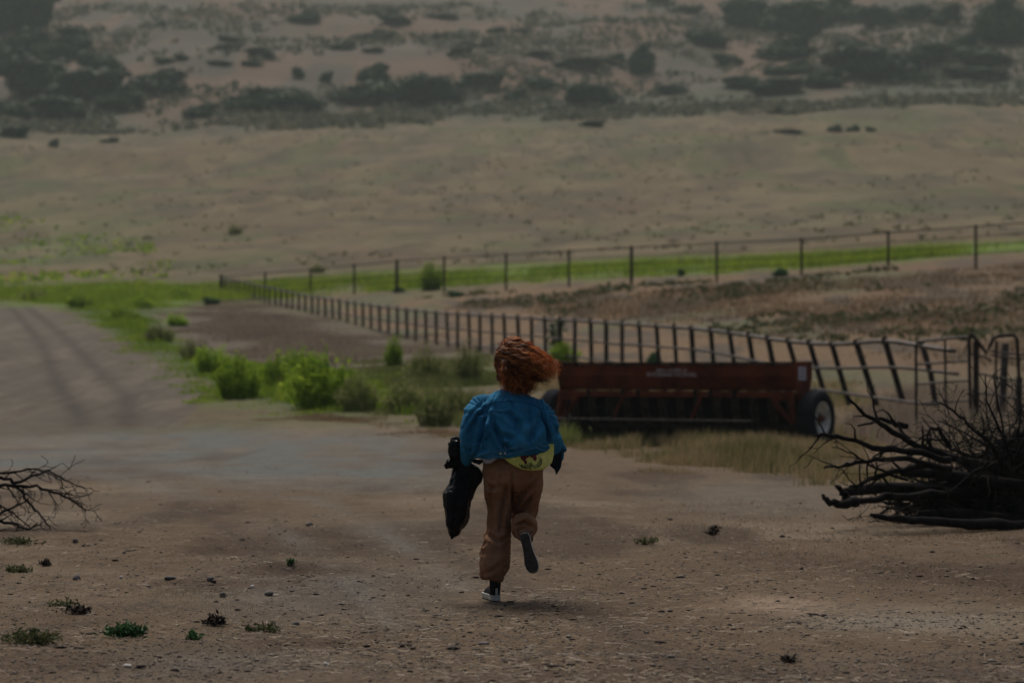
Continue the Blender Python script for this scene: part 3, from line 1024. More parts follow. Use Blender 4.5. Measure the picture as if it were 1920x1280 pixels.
for k, (u, v, w, h, t, lab) in enumerate(GREENB):
    put_shrub(u, v, w, h, lab, "bush", "bushes along the edge of the yard", (GB, DB)[t], k, "bush")
for k, (u, v, w, h) in enumerate(((60, 563, 60, 20), (150, 577, 60, 26), (230, 604, 66, 30), (296, 642, 60, 34), (205, 556, 70, 18), (335, 560, 80, 20), (362, 676, 60, 38), (262, 578, 56, 22), (120, 556, 70, 16), (400, 556, 50, 18), (330, 612, 46, 24))):
    put_shrub(u, v, w, h, "green weed clump in the strip along the right edge of the dirt road", "weed clump", "weed clumps along the dirt road", GB if k % 3 else DB, k, "weed_clump")
FARB = [(808, 545, 48, 46, GB, "round green bush growing against the far pipe fence"),
        (596, 512, 30, 18, DB, "small green bush behind the left end of the far fence"),
        (1470, 518, 44, 22, KB, "dark low bush under the far fence on the right"),
        (1278, 518, 18, 18, KB, "tiny dark bush between two posts of the far fence"),
        (752, 548, 36, 14, KB, "dark low bush at the foot of the far fence"),
        (855, 557, 36, 16, KB, "dark low bush on the paddock right of the round bush"),
        (900, 552, 26, 12, DB, "tiny dull bush on the paddock"),
        (395, 572, 34, 20, KB, "dark bush beside the corner where the two fences meet"),
        (440, 440, 30, 18, DB, "green weed clump on the pasture above the fence corner"),
        (1060, 682, 60, 40, GB, "green bush behind the left end of the seed drill"),
        (1232, 684, 40, 36, KB, "dark green bush seen between fence posts above the drill")]
for k, (u, v, w, h, ms, lab) in enumerate(FARB):
    put_shrub(u, v, w, h, lab, "bush", None, ms, k, "bush")


def sapling():
    g = ground_at(1040, 664)
    t = empty("young_tree", g)
    tag(t, "slender young tree with deep green leaves behind the pipe fence", "tree")
    m = MB()
    r = np.random.default_rng(5)
    pts = []
    for (dx, h) in ((-0.22, 1.75), (0.12, 1.15), (0.35, 1.35), (-0.05, 0.9)):
        path = [(dx * q, 0.1 * dx * q, h * q) for q in (0, .3, .6, 1.0)]
        m.tube(path, [0.025, 0.02, 0.014, 0.006], 5)
        for q in np.linspace(0.15, 1, 120):
            pts.append((dx * q + r.normal(0, 0.11 * (1.15 - q) + .03), r.normal(0, 0.12), h * q + r.normal(0, .05)))
    m.build("trunk", M_wood, t)
    P = np.array(pts)
    V, Fc = quads_at(P, rand_dirs(r, len(P)), r.uniform(0.035, 0.08, len(P)), 0.4, r)
    me = np_mesh("crown", V, Fc, {"tone": np.repeat(r.random(len(P)), 4)})
    link_mesh("crown", me, L_deep, t)


sapling()

# ------------------------------------------------------------------ pipe fences
P1 = (1720.0, 46.0)
P0 = (415.0, 147.0)


def fence_d(u):
    k = (u - P0[0]) / (P1[0] - P0[0])
    return 1.0 / (1 / P0[1] + (1 / P1[1] - 1 / P0[1]) * k)


TOP = [(415, 520), (470, 532), (583, 556), (700, 573), (800, 585), (930, 593), (1047, 599), (1194, 609), (1297, 615), (1365, 623), (1468, 639), (1520, 644), (1559, 646), (1600, 644), (1661, 637), (1725, 648), (1789, 659)]
MID = [(415, 541), (583, 580), (800, 612), (900, 621), (1000, 630), (1161, 645), (1297, 654), (1355, 663), (1413, 676), (1470, 686), (1523, 690), (1613, 690), (1657, 687), (1725, 692), (1796, 702)]
LOW = [(415, 556), (583, 592), (720, 622), (847, 645), (1030, 662), (1200, 685), (1420, 715), (1565, 734), (1613, 741), (1714, 755), (1760, 760)]


def yat(pl, u):
    return float(np.interp(u, [p[0] for p in pl], [p[1] for p in pl]))


def smooth_line(pl, n=80):
    us = np.linspace(pl[0][0], pl[-1][0], n)
    vs = np.interp(us, [p[0] for p in pl], [p[1] for p in pl])
    k = np.array([1, 2, 3, 2, 1.0]) / 9
    ve = np.concatenate([[vs[0]] * 2, vs, [vs[-1]] * 2])
    return us, np.convolve(ve, k, 'valid')


def near_fence():
    t = empty("pipe_fence", ground_at(1200, 720))
    tag(t, "long rusty pipe fence with close leaning posts and sagging rail behind the drill", "fence")
    inv = Matrix.Translation(-t.location)
    pp = lambda u, v: inv @ ray(u, v, fence_d(u))
    for nm, pl, r in (("top_rail", TOP, 0.042), ("middle_rail", MID, 0.030), ("bottom_rail", LOW, 0.028)):
        m = MB()
        us, vs = smooth_line(pl)
        m.tube([pp(a, b) for a, b in zip(us, vs)], r, 8)
        m.build(nm, M_rail, t, True)
    # posts at even steps along the fence
    rr = random.Random(3)
    u = 424.0
    while u < 1690:
        d = fence_d(u)
        top = ray(u, yat(TOP, u), d)
        lean = float(np.interp(u, [0, 1200, 1350, 1480, 1690], [0.0, 0.02, 0.12, 0.26, 0.30])) + rr.uniform(-.03, .03)
        ln = 1.28 + rr.uniform(-0.05, 0.05)
        bot = top + Vector((lean * ln, 0.0, -ln * math.sqrt(1 - lean * lean)))
        m = MB()
        ax = (bot - top)
        m.tube([inv @ (top - ax * (0.05 + rr.uniform(0, .03))), inv @ (top + ax * 0.5), inv @ bot], rr.uniform(0.052, 0.064), 8, 0.8)
        m.build("post", M_pipe, t)
        u += float(np.interp(u, [415, 500, 600, 665, 800, 930, 1047, 1200, 1300, 1480, 1580, 1650], [8, 10, 13, 15, 19, 24, 28, 32, 35, 40, 48, 57])) * rr.uniform(.94, 1.06)
    # post that shows behind the gate's panel
    m = MB()
    m.tube([pp(1728, 643), pp(1745, 700), pp(1753, 752)], 0.055, 8)
    m.build("post", M_pipe, t)
    # corner post
    m = MB()
    g = ray(415, 515, P0[1])
    m.tube([inv @ g, inv @ Vector((g.x, g.y, tz1(g.x, g.y) - 0.1))], 0.12, 8)
    m.build("corner_post", M_pipe, t)


near_fence()


def far_fence():
    t = empty("boundary_fence", ground_at(1184, 525))
    tag(t, "distant four rail pipe fence with wide spaced posts crossing in front of the green strip", "fence")
    inv = Matrix.Translation(-t.location)
    Q0, Q1 = ray(415, 560, 147.0), ray(1920, 470, 101.0)
    def at(u):
        # along the straight ground line between the two ends
        k = (u - 960) / F
        den = (Q1.x - Q0.x) - k * (Q1.y - Q0.y)
        s = (k * Q0.y - Q0.x) / den
        return Q0.x + (Q1.x - Q0.x) * s, Q0.y + (Q1.y - Q0.y) * s
    us = [497, 582, 664, 744, 833, 949, 1067, 1184, 1344, 1503, 1666, 1830, 2000, 2180]
    topv = lambda u: np.interp(u, [415, 582, 744, 949, 1184, 1344, 1503, 1666, 1830, 2000, 2180], [519, 505, 489, 477, 464, 456, 449, 436, 425, 412, 398])
    tops = []
    for u in us:
        x, d = at(u)
        z = CH + (HZ - float(topv(u))) / F * d
        tops.append(Vector((x, d, z)))
        m = MB()
        zb = min(tz1(x, d) - 0.1, z - 1.35)
        m.tube([inv @ Vector((x, d, zb)), inv @ Vector((x, d, z + 0.08))], 0.085 if u in (744, 1184) else 0.06, 8)
        m.build("post", M_pipe, t)
    x, d = at(415)
    tops.insert(0, Vector((x, d, CH + (HZ - 519) / F * d)))
    for nm, dz, r in (("top_rail", 0.0, 0.03), ("rail", 0.42, 0.018), ("rail", 0.8, 0.018), ("rail", 1.15, 0.018)):
        m = MB()
        m.tube([inv @ (p - Vector((0, 0, dz))) for p in tops], r, 6)
        m.build(nm, M_pipe, t, True)


far_fence()


def gates():
    D = 44.6
    base = ground_at(1765, 812)
    t = empty("metal_gate", base)
    tag(t, "square metal gate panel with four bars leaning at the near end of the pipe fence", "gate")
    inv = Matrix.Translation(-t.location)
    q = lambda u, v, dd=0.0: inv @ ray(u, v, D + dd)
    m = MB()
    m.tube([q(1718, 800), q(1717.5, 650), q(1720, 642), q(1730, 639), q(1815, 631)], 0.026, 8)
    m.build("frame", M_pipe, t, True)
    m = MB()
    m.tube([q(1772, 638), q(1773, 757)], 0.022, 8)
    m.build("upright", M_pipe, t)
    for a, b in ((683, 676), (720, 713), (756, 751)):
        m = MB()
        m.tube([q(1718, a), q(1817, b)], 0.020, 8)
        m.build("bar", M_rail, t)
    m = MB()
    m.tube([q(1719, 640.5, -.03), q(1815, 631, -.03)], 0.022, 8)
    m.build("top_bar", M_rail, t)
    t2 = empty("bent_gate", ground_at(1860, 812))
    tag(t2, "mangled gate of bent dark tubing with a deep notch in its top", "gate")
    inv2 = Matrix.Translation(-t2.location)
    q = lambda u, v, dd=0.0: inv2 @ ray(u, v, D - 0.4 + dd)
    m = MB()
    m.tube([q(1821, 815), q(1818, 700), q(1817, 640), q(1819, 627), q(1823, 627), q(1836, 644), q(1849, 661), q(1856, 648), q(1862, 635), q(1872, 630), q(1902, 627.5), q(1907, 636), q(1911, 720), q(1915, 812)], 0.034, 8)
    m.build("frame", M_pipe, t2, True)
    m = MB()
    m.box(tuple(q(1830, 716, 0.05)), (0.10, 0.06, 1.5))
    m.build("hinge_post", M_pipe, t2)
    m = MB()
    m.tube([q(1868, 638), q(1867, 700), q(1869, 770)], 0.024, 8)
    m.build("upright", M_pipe, t2)
    for pts in (((1820, 663), (1842, 668), (1860, 676)), ((1824, 698), (1860, 705), (1906, 713)), ((1824, 736), (1870, 741), (1912, 748)), ((1858, 657), (1885, 662), (1960, 667)), ((1890, 722), (1960, 724)), ((1858, 665), (1905, 672), (1960, 672))):
        m = MB()
        m.tube([q(*p, 0.06) for p in pts], 0.020, 8)
        m.build("bar", M_rail, t2)
    g = ground_at(1880, 812)
    m = MB()
    top = ray(1880, 643, g.y)
    hgt = top.z - g.z
    m.box((0, 0, hgt / 2 - .1), (0.13, 0.14, hgt + 0.2), Matrix.Rotation(R(3), 3, 'Y'))
    m.box((0.005, -0.02, hgt * 0.55), (0.16, 0.16, 0.05), Matrix.Rotation(R(3), 3, 'Y'))
    o = m.build("fence_post", M_wood, None, bevel=0.012)
    o.location = (g.x, g.y, g.z)
    tag(o, "weathered square wooden post behind the mangled gate", "post")
    o2 = MB()
    o2.tube([(0, 0, -0.1), (0.01, 0, 0.6), (0.03, 0, 1.15)], 0.07, 8)
    o2 = o2.build("fence_post", M_wood)
    g = ground_at(1908, 818)
    o2.location = g
    tag(o2, "short dark round post at the right edge beside the mangled gate", "post")


gates()
# ------------------------------------------------------------------ seed drill
def seed_drill():
    cx, cy = 3.12, 44.5
    t = empty("seed_drill", (cx, cy, tz1(cx, cy)), R(-33))
    tag(t, "old faded red grain seed drill on rubber tyres standing in dry grass", "seed drill")
    L = 2.45
    # hopper
    m = MB()
    m.prism_x([(-0.29, 1.47), (-0.325, 1.40), (-0.325, 1.25), (-0.30, 1.215), (-0.19, 0.99), (0.19, 0.99), (0.30, 1.22), (0.30, 1.47)], -L, L)
    hop = m.build("hopper", M_red, t, bevel=0.012)
    m = MB()
    for x in np.linspace(-L + .05, L - .05, 7):
        m.box((x, -0.333, 1.325), (0.012, 0.012, 0.13))
    m.box((0, -0.331, 1.395), (2 * L, 0.014, 0.018))
    m.build("panel_rib", M_red, hop)
    m = MB()
    m.prism_x([(-0.345, 1.474), (-0.345, 1.508), (-0.05, 1.506), (0.05, 1.505), (0.33, 1.50), (0.33, 1.474)], -L - 0.01, L + 0.01)
    lid = m.build("lid", M_darkmetal, t, bevel=0.006)
    m = MB()
    for x in np.linspace(-L + .4, L - .4, 5):
        m = MB()
        m.box((x, -0.352, 1.46), (0.06, 0.012, 0.06))
        m.build("latch", M_darkmetal, lid)
    # end panels
    for sx in (-1, 1):
        m = MB()
        m.prism_x([(-0.345, 1.515), (0.36, 1.515), (0.36, 1.22), (0.24, 0.93), (0.16, 0.78), (-0.16, 0.78), (-0.24, 0.93), (-0.345, 1.22)], sx * L - 0.0, sx * (L + 0.03))
        ep = m.build("end_panel", M_red, t, bevel=0.006)
        if sx == 1:
            m = MB()
            m.box((L + 0.032, -0.05, 1.30), (0.006, 0.30, 0.24))
            m.build("label", M_label, ep)
            m = MB()
            for i in range(4):
                m.box((L + 0.0365, -0.05 + 0.01 * (i % 2), 1.225 + i * 0.05), (0.003, 0.18 - 0.03 * (i % 2), 0.012))
            m.build("label_print", M_rust, ep)
    # frame beam with clamps
    m = MB()
    m.box((0, -0.30, 0.925), (2 * L, 0.11, 0.11))
    beam = m.build("frame_beam", M_red, t, bevel=0.008)
    m = MB()
    for x in (-1.78, -1.05, -0.72, 0.48, 0.80, 1.28):
        m = MB()
        m.box((x, -0.362, 0.93), (0.06, 0.03, 0.15))
        m.tube([(x, -0.385, 0.96), (x, -0.37, 0.96)], 0.02, 6)
        m.build("clamp", M_darkmetal, beam)
    m = MB()
    m.box((0, 0.32, 0.90), (2 * L, 0.1, 0.1))
    m.build("rear_beam", M_red, t)
    # side brackets with an opening
    for sx in (-1, 1):
        m = MB()
        x = sx * (L - 0.12)
        w = -sx
        m.tube([(x + w * -0.08, -0.33, 0.90), (x + w * -0.10, -0.33, 0.62), (x + w * -0.13, -0.30, 0.40)], 0.055, 6)
        m.tube([(x + w * 0.30, -0.33, 0.90), (x + w * 0.16, -0.33, 0.68), (x + w * -0.06, -0.31, 0.45)], 0.05, 6)
        m.box((x + w * 0.10, -0.33, 0.86), (0.42, 0.05, 0.10))
        m.build("bracket", M_red, t)
    # slanting levers
    for x in (-1.02, 0.62):
        m = MB()
        m.tube([(x, -0.36, 0.90), (x - 0.07, -0.40, 0.72), (x - 0.19, -0.45, 0.44)], 0.032, 6)
        m.build("lever", M_red, t)
    # openers: tube, boot, spring, disc
    def opener():
        m = MB()
        m.tube([(0, -0.04, 0.99), (0.0, -0.08, 0.75), (0.005, -0.02, 0.5), (0, 0.06, 0.26)], [0.03, 0.034, 0.03, 0.025], 7)
        m.tube([(0.05, -0.22, 0.90), (0.05, -0.24, 0.62), (0.05, -0.10, 0.34)], 0.016, 6)
        for k in range(9):
            m.tube([(0.05, -0.232, 0.84 - k * 0.024), (0.05, -0.232, 0.83 - k * 0.024)], 0.034, 8)
        m.box((0.02, -0.10, 0.33), (0.03, 0.62, 0.045))
        m.box((0.0, 0.06, 0.26), (0.05, 0.12, 0.22))
        m.lathe_x([(0.015, 0.0), (0.012, 0.12), (0.03, 0.185), (0.036, 0.185), (0.026, 0.11), (0.026, 0.0)], (0, 0.1, 0.175), 20)
        return m.mesh("disc_opener")
    ome = opener()
    ome.materials.append(M_opener)
    rr = random.Random(4)
    for i in range(48):
        back, i = i // 24, i % 24
        o = bpy.data.objects.new("disc_opener", ome)
        COL.objects.link(o)
        o.parent = t
        x = -L + 0.28 + i * (2 * L - 0.56) / 23
        o.location = (x + back * 0.1, (0.10 if i % 2 else -0.05) + back * 0.42, rr.uniform(-0.02, 0.02))
        o.rotation_euler = (0, 0, R(8) * (1 if i % 2 else -1))
    m = MB()
    m.lathe_x([(-0.03, 0.0), (-0.03, 0.16), (-0.045, 0.18), (-0.03, 0.215), (0.03, 0.215), (0.045, 0.18), (0.03, 0.16), (0.03, 0.0)], (0, 0, 0), 20)
    m.tube([(0.05, 0, 0), (0.05, -0.25, 0.25), (0.05, -0.42, 0.40)], 0.02, 6)
    pme = m.mesh("press_wheel")
    pme.materials.append(M_darkmetal)
    for i in range(28):
        o = bpy.data.objects.new("press_wheel", pme)
        COL.objects.link(o)
        o.parent = t
        o.location = (-L + 0.2 + i * (2 * L - 0.4) / 27, 0.78 + (0.06 if i % 2 else 0), 0.21)
    m = MB()
    m.box((0, 0.02, 0.62), (2 * L - 0.1, 0.07, 0.07))
    m.box((0, 0.18, 0.63), (2 * L - 0.1, 0.05, 0.56))  # added dark plate, blocks the light showing between the openers
    m.build("shaft_and_gap_plate", M_darkmetal, t)
    m = MB()
    m.box((-0.28, -0.78, 0.455), (4.25, 0.16, 0.035))
    step = m.build("step_board", M_wood, t, bevel=0.005)
    m = MB()
    for x in (-2.2, -1.2, -0.1, 1.0, 1.7):
        m = MB()
        m.tube([(x, -0.76, 0.44), (x, -0.5, 0.48), (x, -0.31, 0.86)], 0.018, 6)
        m.build("step_bracket", M_darkmetal, step)
    # wheels
    for sx in (-1, 1):
        c = (sx * (L + 0.27), 0.02, 0.50)
        m = MB()
        dish = [(sx * 0.02, 0.0), (sx * 0.05, 0.07), (sx * 0.06, 0.10), (sx * 0.02, 0.14), (-sx * 0.01, 0.20), (sx * 0.04, 0.235), (sx * 0.10, 0.25), (sx * 0.125, 0.285), (sx * 0.14, 0.30), (sx * 0.12, 0.31), (-sx * 0.12, 0.31), (-sx * 0.12, 0.285), (-sx * 0.10, 0.26), (-sx * 0.03, 0.20), (-sx * 0.02, 0.0)]
        m.lathe_x(dish, c, 40)
        wh = m.build("wheel", M_rim, t, True)
        m = MB()
        prof = [(0.13, 0.30), (0.155, 0.34), (0.165, 0.40), (0.155, 0.455), (0.125, 0.488)]
        tread = [(0.125, 0.488), (0.10, 0.500), (0.075, 0.502), (0.07, 0.488), (0.055, 0.488), (0.05, 0.504), (0.012, 0.506), (0.008, 0.49)]
        full = prof + tread[1:] + [(-a, b) for a, b in reversed(tread)] + [(-a, b) for a, b in reversed(prof[:-1])]
        m.lathe_x(full, c, 56, True)
        m.build("tyre", M_tyre, wh, True)
        m = MB()
        m.lathe_x([(sx * 0.06, 0.0), (sx * 0.155, 0.0), (sx * 0.155, 0.035), (sx * 0.13, 0.055), (sx * 0.07, 0.085), (sx * 0.05, 0.09)], c, 18)
        for k in range(6):
            an = 2 * math.pi * k / 6
            m.tube([(c[0] + sx * 0.04, c[1] + 0.115 * math.cos(an), c[2] + 0.115 * math.sin(an)), (c[0] + sx * 0.075, c[1] + 0.115 * math.cos(an), c[2] + 0.115 * math.sin(an))], 0.013, 6)
        m.build("hub", M_rust, wh)
        m = MB()
        m.box((sx * (L + 0.07), 0.0, 0.62), (0.06, 0.12, 0.50))
        m.build("wheel_arm", M_red, t)
    # lettering on the hopper front, two lines
    for txt, size, z, off, wid in (("McCORMICK", 0.10, 1.335, -0.02, 0.66), ("INTERNATIONAL", 0.105, 1.245, -0.02, 1.05)):
        cu = bpy.data.curves.new("lettering", 'FONT')
        cu.body = txt
        cu.size = size
        cu.align_x = 'CENTER'
        cu.extrude = 0.0015
        cu.offset = 0.003
        tmp = bpy.data.objects.new("tmp", cu)
        COL.objects.link(tmp)
        bpy.context.view_layer.update()
        me = evaluated(tmp)
        bpy.data.objects.remove(tmp)
        xs = [v.co.x for v in me.vertices]
        k = wid / (max(xs) - min(xs))
        for v in me.vertices:
            v.co = Vector((v.co.x * k + off, -0.329 - v.co.z, v.co.y + z))
        me.name = "lettering"
        link_mesh("lettering", me, M_decal, hop)


seed_drill()

# ------------------------------------------------------------------ brush
def twig_tree(m, p, d, length, r, depth, rr, droop=0.0, floor=None, kink=0.35, split=0.6, minr=0.003):
    """a crooked dead branch with side shoots, added to the shape collector"""
    n = max(4, int(length / 0.09))
    P, Rd = [p.copy()], [r]
    q = p.copy()
    dd = d.normalized()
    for i in range(n):
        dd = (dd + Vector((rr.gauss(0, kink), rr.gauss(0, kink), rr.gauss(0, kink) - droop)) * 0.55).normalized()
        q = q + dd * (length / n)
        if floor is not None and q.z < floor + 0.01:
            q.z = floor + 0.01
            dd.z = abs(dd.z) * 0.3
        P.append(q.copy())
        Rd.append(max(minr, r * (1 - 0.75 * (i + 1) / n)))
        if depth > 0 and i > 0 and rr.random() < split:
            a = Vector((rr.gauss(0, 1), rr.gauss(0, 1), rr.gauss(0, 1)))
            a = (a - dd * a.dot(dd)).normalized()
            nd = (dd * rr.uniform(0.3, 1.0) + a * rr.uniform(0.5, 1.0)).normalized()
            twig_tree(m, q.copy(), nd, length * rr.uniform(0.3, 0.6), max(minr, Rd[-1] * 0.62), depth - 1, rr, droop, floor, kink, split, minr)
    m.tube(P, Rd, 6 if r > 0.012 else 4)


def dead_branch(name, start, dirv, length, r, depth, seed, label, mat=M_char, droop=0.03, kink=0.33, split=0.6, group=None, path=None):
    m = MB()
    rr = random.Random(seed)
    s = Vector(start)
    gz = tz1(s.x, s.y)
    if path:
        P = [Vector(q) - s for q in path]
        n = len(P)
        Q, Rd = [], []
        for i in range(n - 1):
            for k in range(4):
                f = k / 4
                Q.append(P[i].lerp(P[i + 1], f) + Vector((rr.gauss(0, 1), rr.gauss(0, 1), rr.gauss(0, 1))) * min(r * 0.3, 0.008))
                Rd.append(r * (1 - 0.7 * (i + f) / (n - 1)) * rr.uniform(.88, 1.12))
        Q.append(P[-1])
        Rd.append(r * 0.28)
        m.tube(Q, Rd, 8)
        for i in range(2, len(Q) - 1):
            if depth > 0 and rr.random() < split:
                a = Vector((rr.gauss(0, 1), rr.gauss(0, 0.8), rr.gauss(0.15, 0.8))).normalized()
                dd = (Q[i + 1] - Q[i]).normalized()
                twig_tree(m, Q[i].copy(), (dd * 0.7 + a * 0.9).normalized(), length * rr.uniform(0.25, 0.5), max(0.004, Rd[i] * 0.6), depth - 1, rr, droop, gz - s.z, kink, split)
    else:
        twig_tree(m, Vector((0, 0, 0)), Vector(dirv), length, r, depth, rr, droop, gz - s.z, kink, split)
    o = m.build(name, mat, None, True)
    o.location = s
    tag(o, label, "branch", group)
    return o


def brush():
    D = 21.0
    # the dense heap reaching past the right edge
    c = ground_at(1880, 985)
    t = empty("brush_pile", c)
    tag(t, "large dark tangled pile of dead branches at the right edge of the yard", "brush pile")
    rr = random.Random(11)
    m = MB()
    for i in range(400):
        x = max(-0.75, rr.gauss(0.38, 0.55))
        y = rr.uniform(-0.15, 1.0)
        hmax = 1.12 * math.exp(-((x - 0.45) / 0.95) ** 2) * (1 - 0.2 * abs(y))
        z = rr.uniform(0.02, max(0.12, hmax * 0.8))
        an = rr.uniform(0, 2 * math.pi)
        if x < -0.2:
            an = math.pi + rr.gauss(0, 0.7)
        twig_tree(m, Vector((x, y, z)), Vector((math.cos(an), math.sin(an) * 0.6, rr.gauss(0.05, 0.3))), rr.uniform(0.4, 1.1) * (1.0 if x > -0.1 else 0.55), rr.uniform(0.008, 0.022), 2, rr, 0.03, 0.0, 0.4, 0.45, 0.0028)
    for i in range(90):
        x = rr.gauss(0.2, 0.5)
        y = rr.uniform(-0.4, 0.6)
        twig_tree(m, Vector((x, y, rr.uniform(0.3, 0.85))), Vector((rr.gauss(0, 0.6), rr.gauss(-.2, 0.4), rr.uniform(-0.6, 0.9))), rr.uniform(0.3, 0.6), 0.005, 2, rr, 0.0, 0.0, 0.5, 0.6, 0.0022)
    m.build("branches", M_char, t, True)
    m = MB()
    for i in range(14):
        x = rr.gauss(0.5, 0.6)
        y = rr.uniform(-0.2, 0.9)
        a = rr.gauss(math.pi, 0.5)
        p = Vector((x, y, rr.uniform(0.06, 0.45)))
        d = Vector((math.cos(a), math.sin(a), rr.gauss(0, .12)))
        m.tube([p - d * 0.6, p, p + d * 0.35 + Vector((0, 0, .03)), p + d * 0.7], [0.07, 0.065, 0.055, 0.04], 8)
    m.build("trunks", M_char, t, True)
    m = MB()
    m.ball((0.85, 0.62, 0.30), (1.05, 0.5, 0.50), 60, 40)
    m.ball((0.2, 0.5, 0.13), (0.85, 0.45, 0.28), 60, 40)
    vv = np.array(m.v)
    vv += (np.column_stack([vn(vv * 9, 1), vn(vv * 9, 2), vn(vv * 9, 3)]) - 0.5) * 0.40 + (np.column_stack([vn(vv * 30, 4), vn(vv * 30, 5), vn(vv * 30, 6)]) - 0.5) * 0.10
    m.v = [tuple(p) for p in vv]
    m.build("rotten_core", M_char, t)
    # separate limbs that stick out to the left, found by their place in the heap
    def P(u, v, d):
        return tuple(ray(u, v, d))
    dead_branch("log", P(1820, 935, 21.9), None, 0.5, 0.06, 0, 31, "straight dark log with a stubby forked end jutting left from the pile", path=[P(1960, 925, 22.3), P(1840, 922, 22.0), P(1740, 928, 21.7), P(1660, 934, 21.5), P(1590, 940, 21.3), P(1562, 944, 21.25)], split=0)
    dead_branch("log", P(1588, 940, 21.3), None, 0.4, 0.04, 0, 32, "short upturned stub at the left end of the straight dark log", path=[P(1590, 941, 21.3), P(1582, 928, 21.3), P(1573, 914, 21.25), P(1566, 910, 21.2)], split=0)
    dead_branch("log", P(1790, 975, 20.6), None, 0.4, 0.055, 0, 33, "thick split log lying lowest on the ground at the front of the pile", path=[P(1960, 982, 21.2), P(1835, 982, 20.9), P(1760, 978, 20.7), P(1690, 972, 20.5), P(1650, 968, 20.4), P(1632, 964, 20.35)], split=0)
    dead_branch("log", P(1590, 915, 21.4), None, 0.4, 0.05, 0, 38, "bent dark root at the outer left tip of the pile", path=[P(1605, 940, 21.3), P(1570, 946, 21.1), P(1550, 938, 21.0), P(1540, 928, 21.0)], split=0)
    L = [
        ([P(1790, 860, 21.6), P(1720, 835, 21.3), P(1660, 800, 21.1), P(1620, 775, 21.0), P(1588, 742, 20.9)], 0.036, 41, "dark branch reaching highest to the upper left out of the pile"),
        ([P(1780, 862, 21.3), P(1710, 846, 21.1), P(1640, 838, 21.0), P(1590, 822, 20.9), P(1545, 814, 20.8), P(1524, 816, 20.8)], 0.034, 42, "long crooked branch reaching farthest left below the drill's right wheel"),
        ([P(1780, 880, 21.2), P(1700, 858, 21.0), P(1640, 862, 20.9), P(1580, 872, 20.8), P(1545, 877, 20.8)], 0.03, 43, "level dark branch ending in a blunt knot left of the pile"),
        ([P(1745, 870, 21.5), P(1690, 882, 21.2), P(1640, 894, 21.1), P(1612, 908, 21.0), P(1592, 912, 21.0)], 0.034, 44, "dark branch slanting down left across the front of the pile"),
        ([P(1700, 800, 21.4), P(1672, 792, 21.3), P(1650, 786, 21.3), P(1608, 798, 21.2)], 0.03, 45, "short curling branch on the upper left shoulder of the pile"),
        ([P(1890, 880, 21.6), P(1850, 830, 21.4), P(1812, 792, 21.4), P(1786, 768, 21.3), P(1760, 755, 21.3)], 0.022, 46, "thin arching branch rising left in front of the metal gate"),
        ([P(1900, 870, 21.6), P(1872, 800, 21.5), P(1850, 750, 21.5), P(1848, 700, 21.5)], 0.016, 47, "thin upright stem rising in front of the bent gate"),
        ([P(1880, 880, 21.4), P(1880, 800, 21.4), P(1868, 740, 21.3), P(1862, 700, 21.3)], 0.014, 48, "second thin upright stem beside the bent gate"),
        ([P(1780, 840, 21.5), P(1762, 806, 21.5), P(1745, 800, 21.5), P(1736, 830, 21.4), P(1733, 852, 21.3)], 0.022, 49, "hooked branch looping over the middle of the pile"),
        ([P(1905, 860, 21.4), P(1930, 800, 21.4), P(1945, 740, 21.4)], 0.02, 50, "upright branch cut by the right edge of the photo"),
        ([P(1700, 900, 21.0), P(1640, 878, 20.9), P(1600, 850, 20.8), P(1560, 838, 20.7)], 0.014, 51, "thin twiggy branch between the two long left branches"),
    ]
    for pts, r, sd, lab in L:
        dead_branch("dead_branch", pts[0], None, 0.75, r, 2, sd, lab, path=pts, split=0.42, group="branches sticking out of the brush pile")
    # left: one fan of bare branches from beyond the edge
    t = empty("fallen_branch", ground_at(-60, 985))
    tag(t, "bare dark fallen branch with many crooked forks at the left edge of the yard", "branch")
    inv = Matrix.Translation(-t.location)
    rr = random.Random(21)
    m = MB()
    def limb(pts, r, dep=2, sp=0.5, ln=0.3):
        Q = [inv @ ray(*p) for p in pts]
        q2, rd = [], []
        for i in range(len(Q) - 1):
            for k in range(4):
                q2.append(Q[i].lerp(Q[i + 1], k / 4) + Vector((rr.gauss(0, 1), rr.gauss(0, 1), rr.gauss(0, 1))) * 0.006)
                rd.append(max(0.004, r * (1 - 0.72 * (i + k / 4) / (len(Q) - 1))))
        q2.append(Q[-1])
        rd.append(0.003)
        m.tube(q2, rd, 7)
        for i in range(3, len(q2) - 1):
            if rr.random() < sp:
                dd = (q2[i + 1] - q2[i]).normalized()
                a = Vector((rr.gauss(0, 1), rr.gauss(0, 0.8), rr.gauss(0, 1))).normalized()
                twig_tree(m, q2[i].copy(), (dd + a * 0.8).normalized(), ln * rr.uniform(0.5, 1), rd[i] * 0.6, dep - 1, rr, 0.02, 0.0, 0.45, 0.5, 0.0026)
    Dl = 21.2
    limb([(-260, 990, Dl), (-160, 930, Dl), (-70, 905, Dl), (-20, 892, Dl), (20, 898, Dl), (45, 925, Dl), (65, 955, Dl), (85, 975, Dl - .1), (100, 1000, Dl - .2)], 0.022)
    limb([(-60, 900, Dl), (0, 888, Dl), (50, 878, Dl), (85, 882, Dl), (115, 900, Dl)], 0.014)
    limb([(-240, 985, Dl), (-150, 940, Dl), (-70, 915, Dl), (10, 910, Dl), (70, 912, Dl), (110, 925, Dl), (140, 938, Dl), (160, 955, Dl)], 0.022, 3, 0.6, 0.3)
    limb([(30, 905, Dl), (62, 892, Dl), (90, 882, Dl + .1), (125, 900, Dl), (165, 920, Dl)], 0.014, 2, 0.6, 0.25)
    limb([(-60, 960, Dl - .2), (-10, 965, Dl - .2), (30, 948, Dl - .2), (60, 930, Dl)], 0.018)
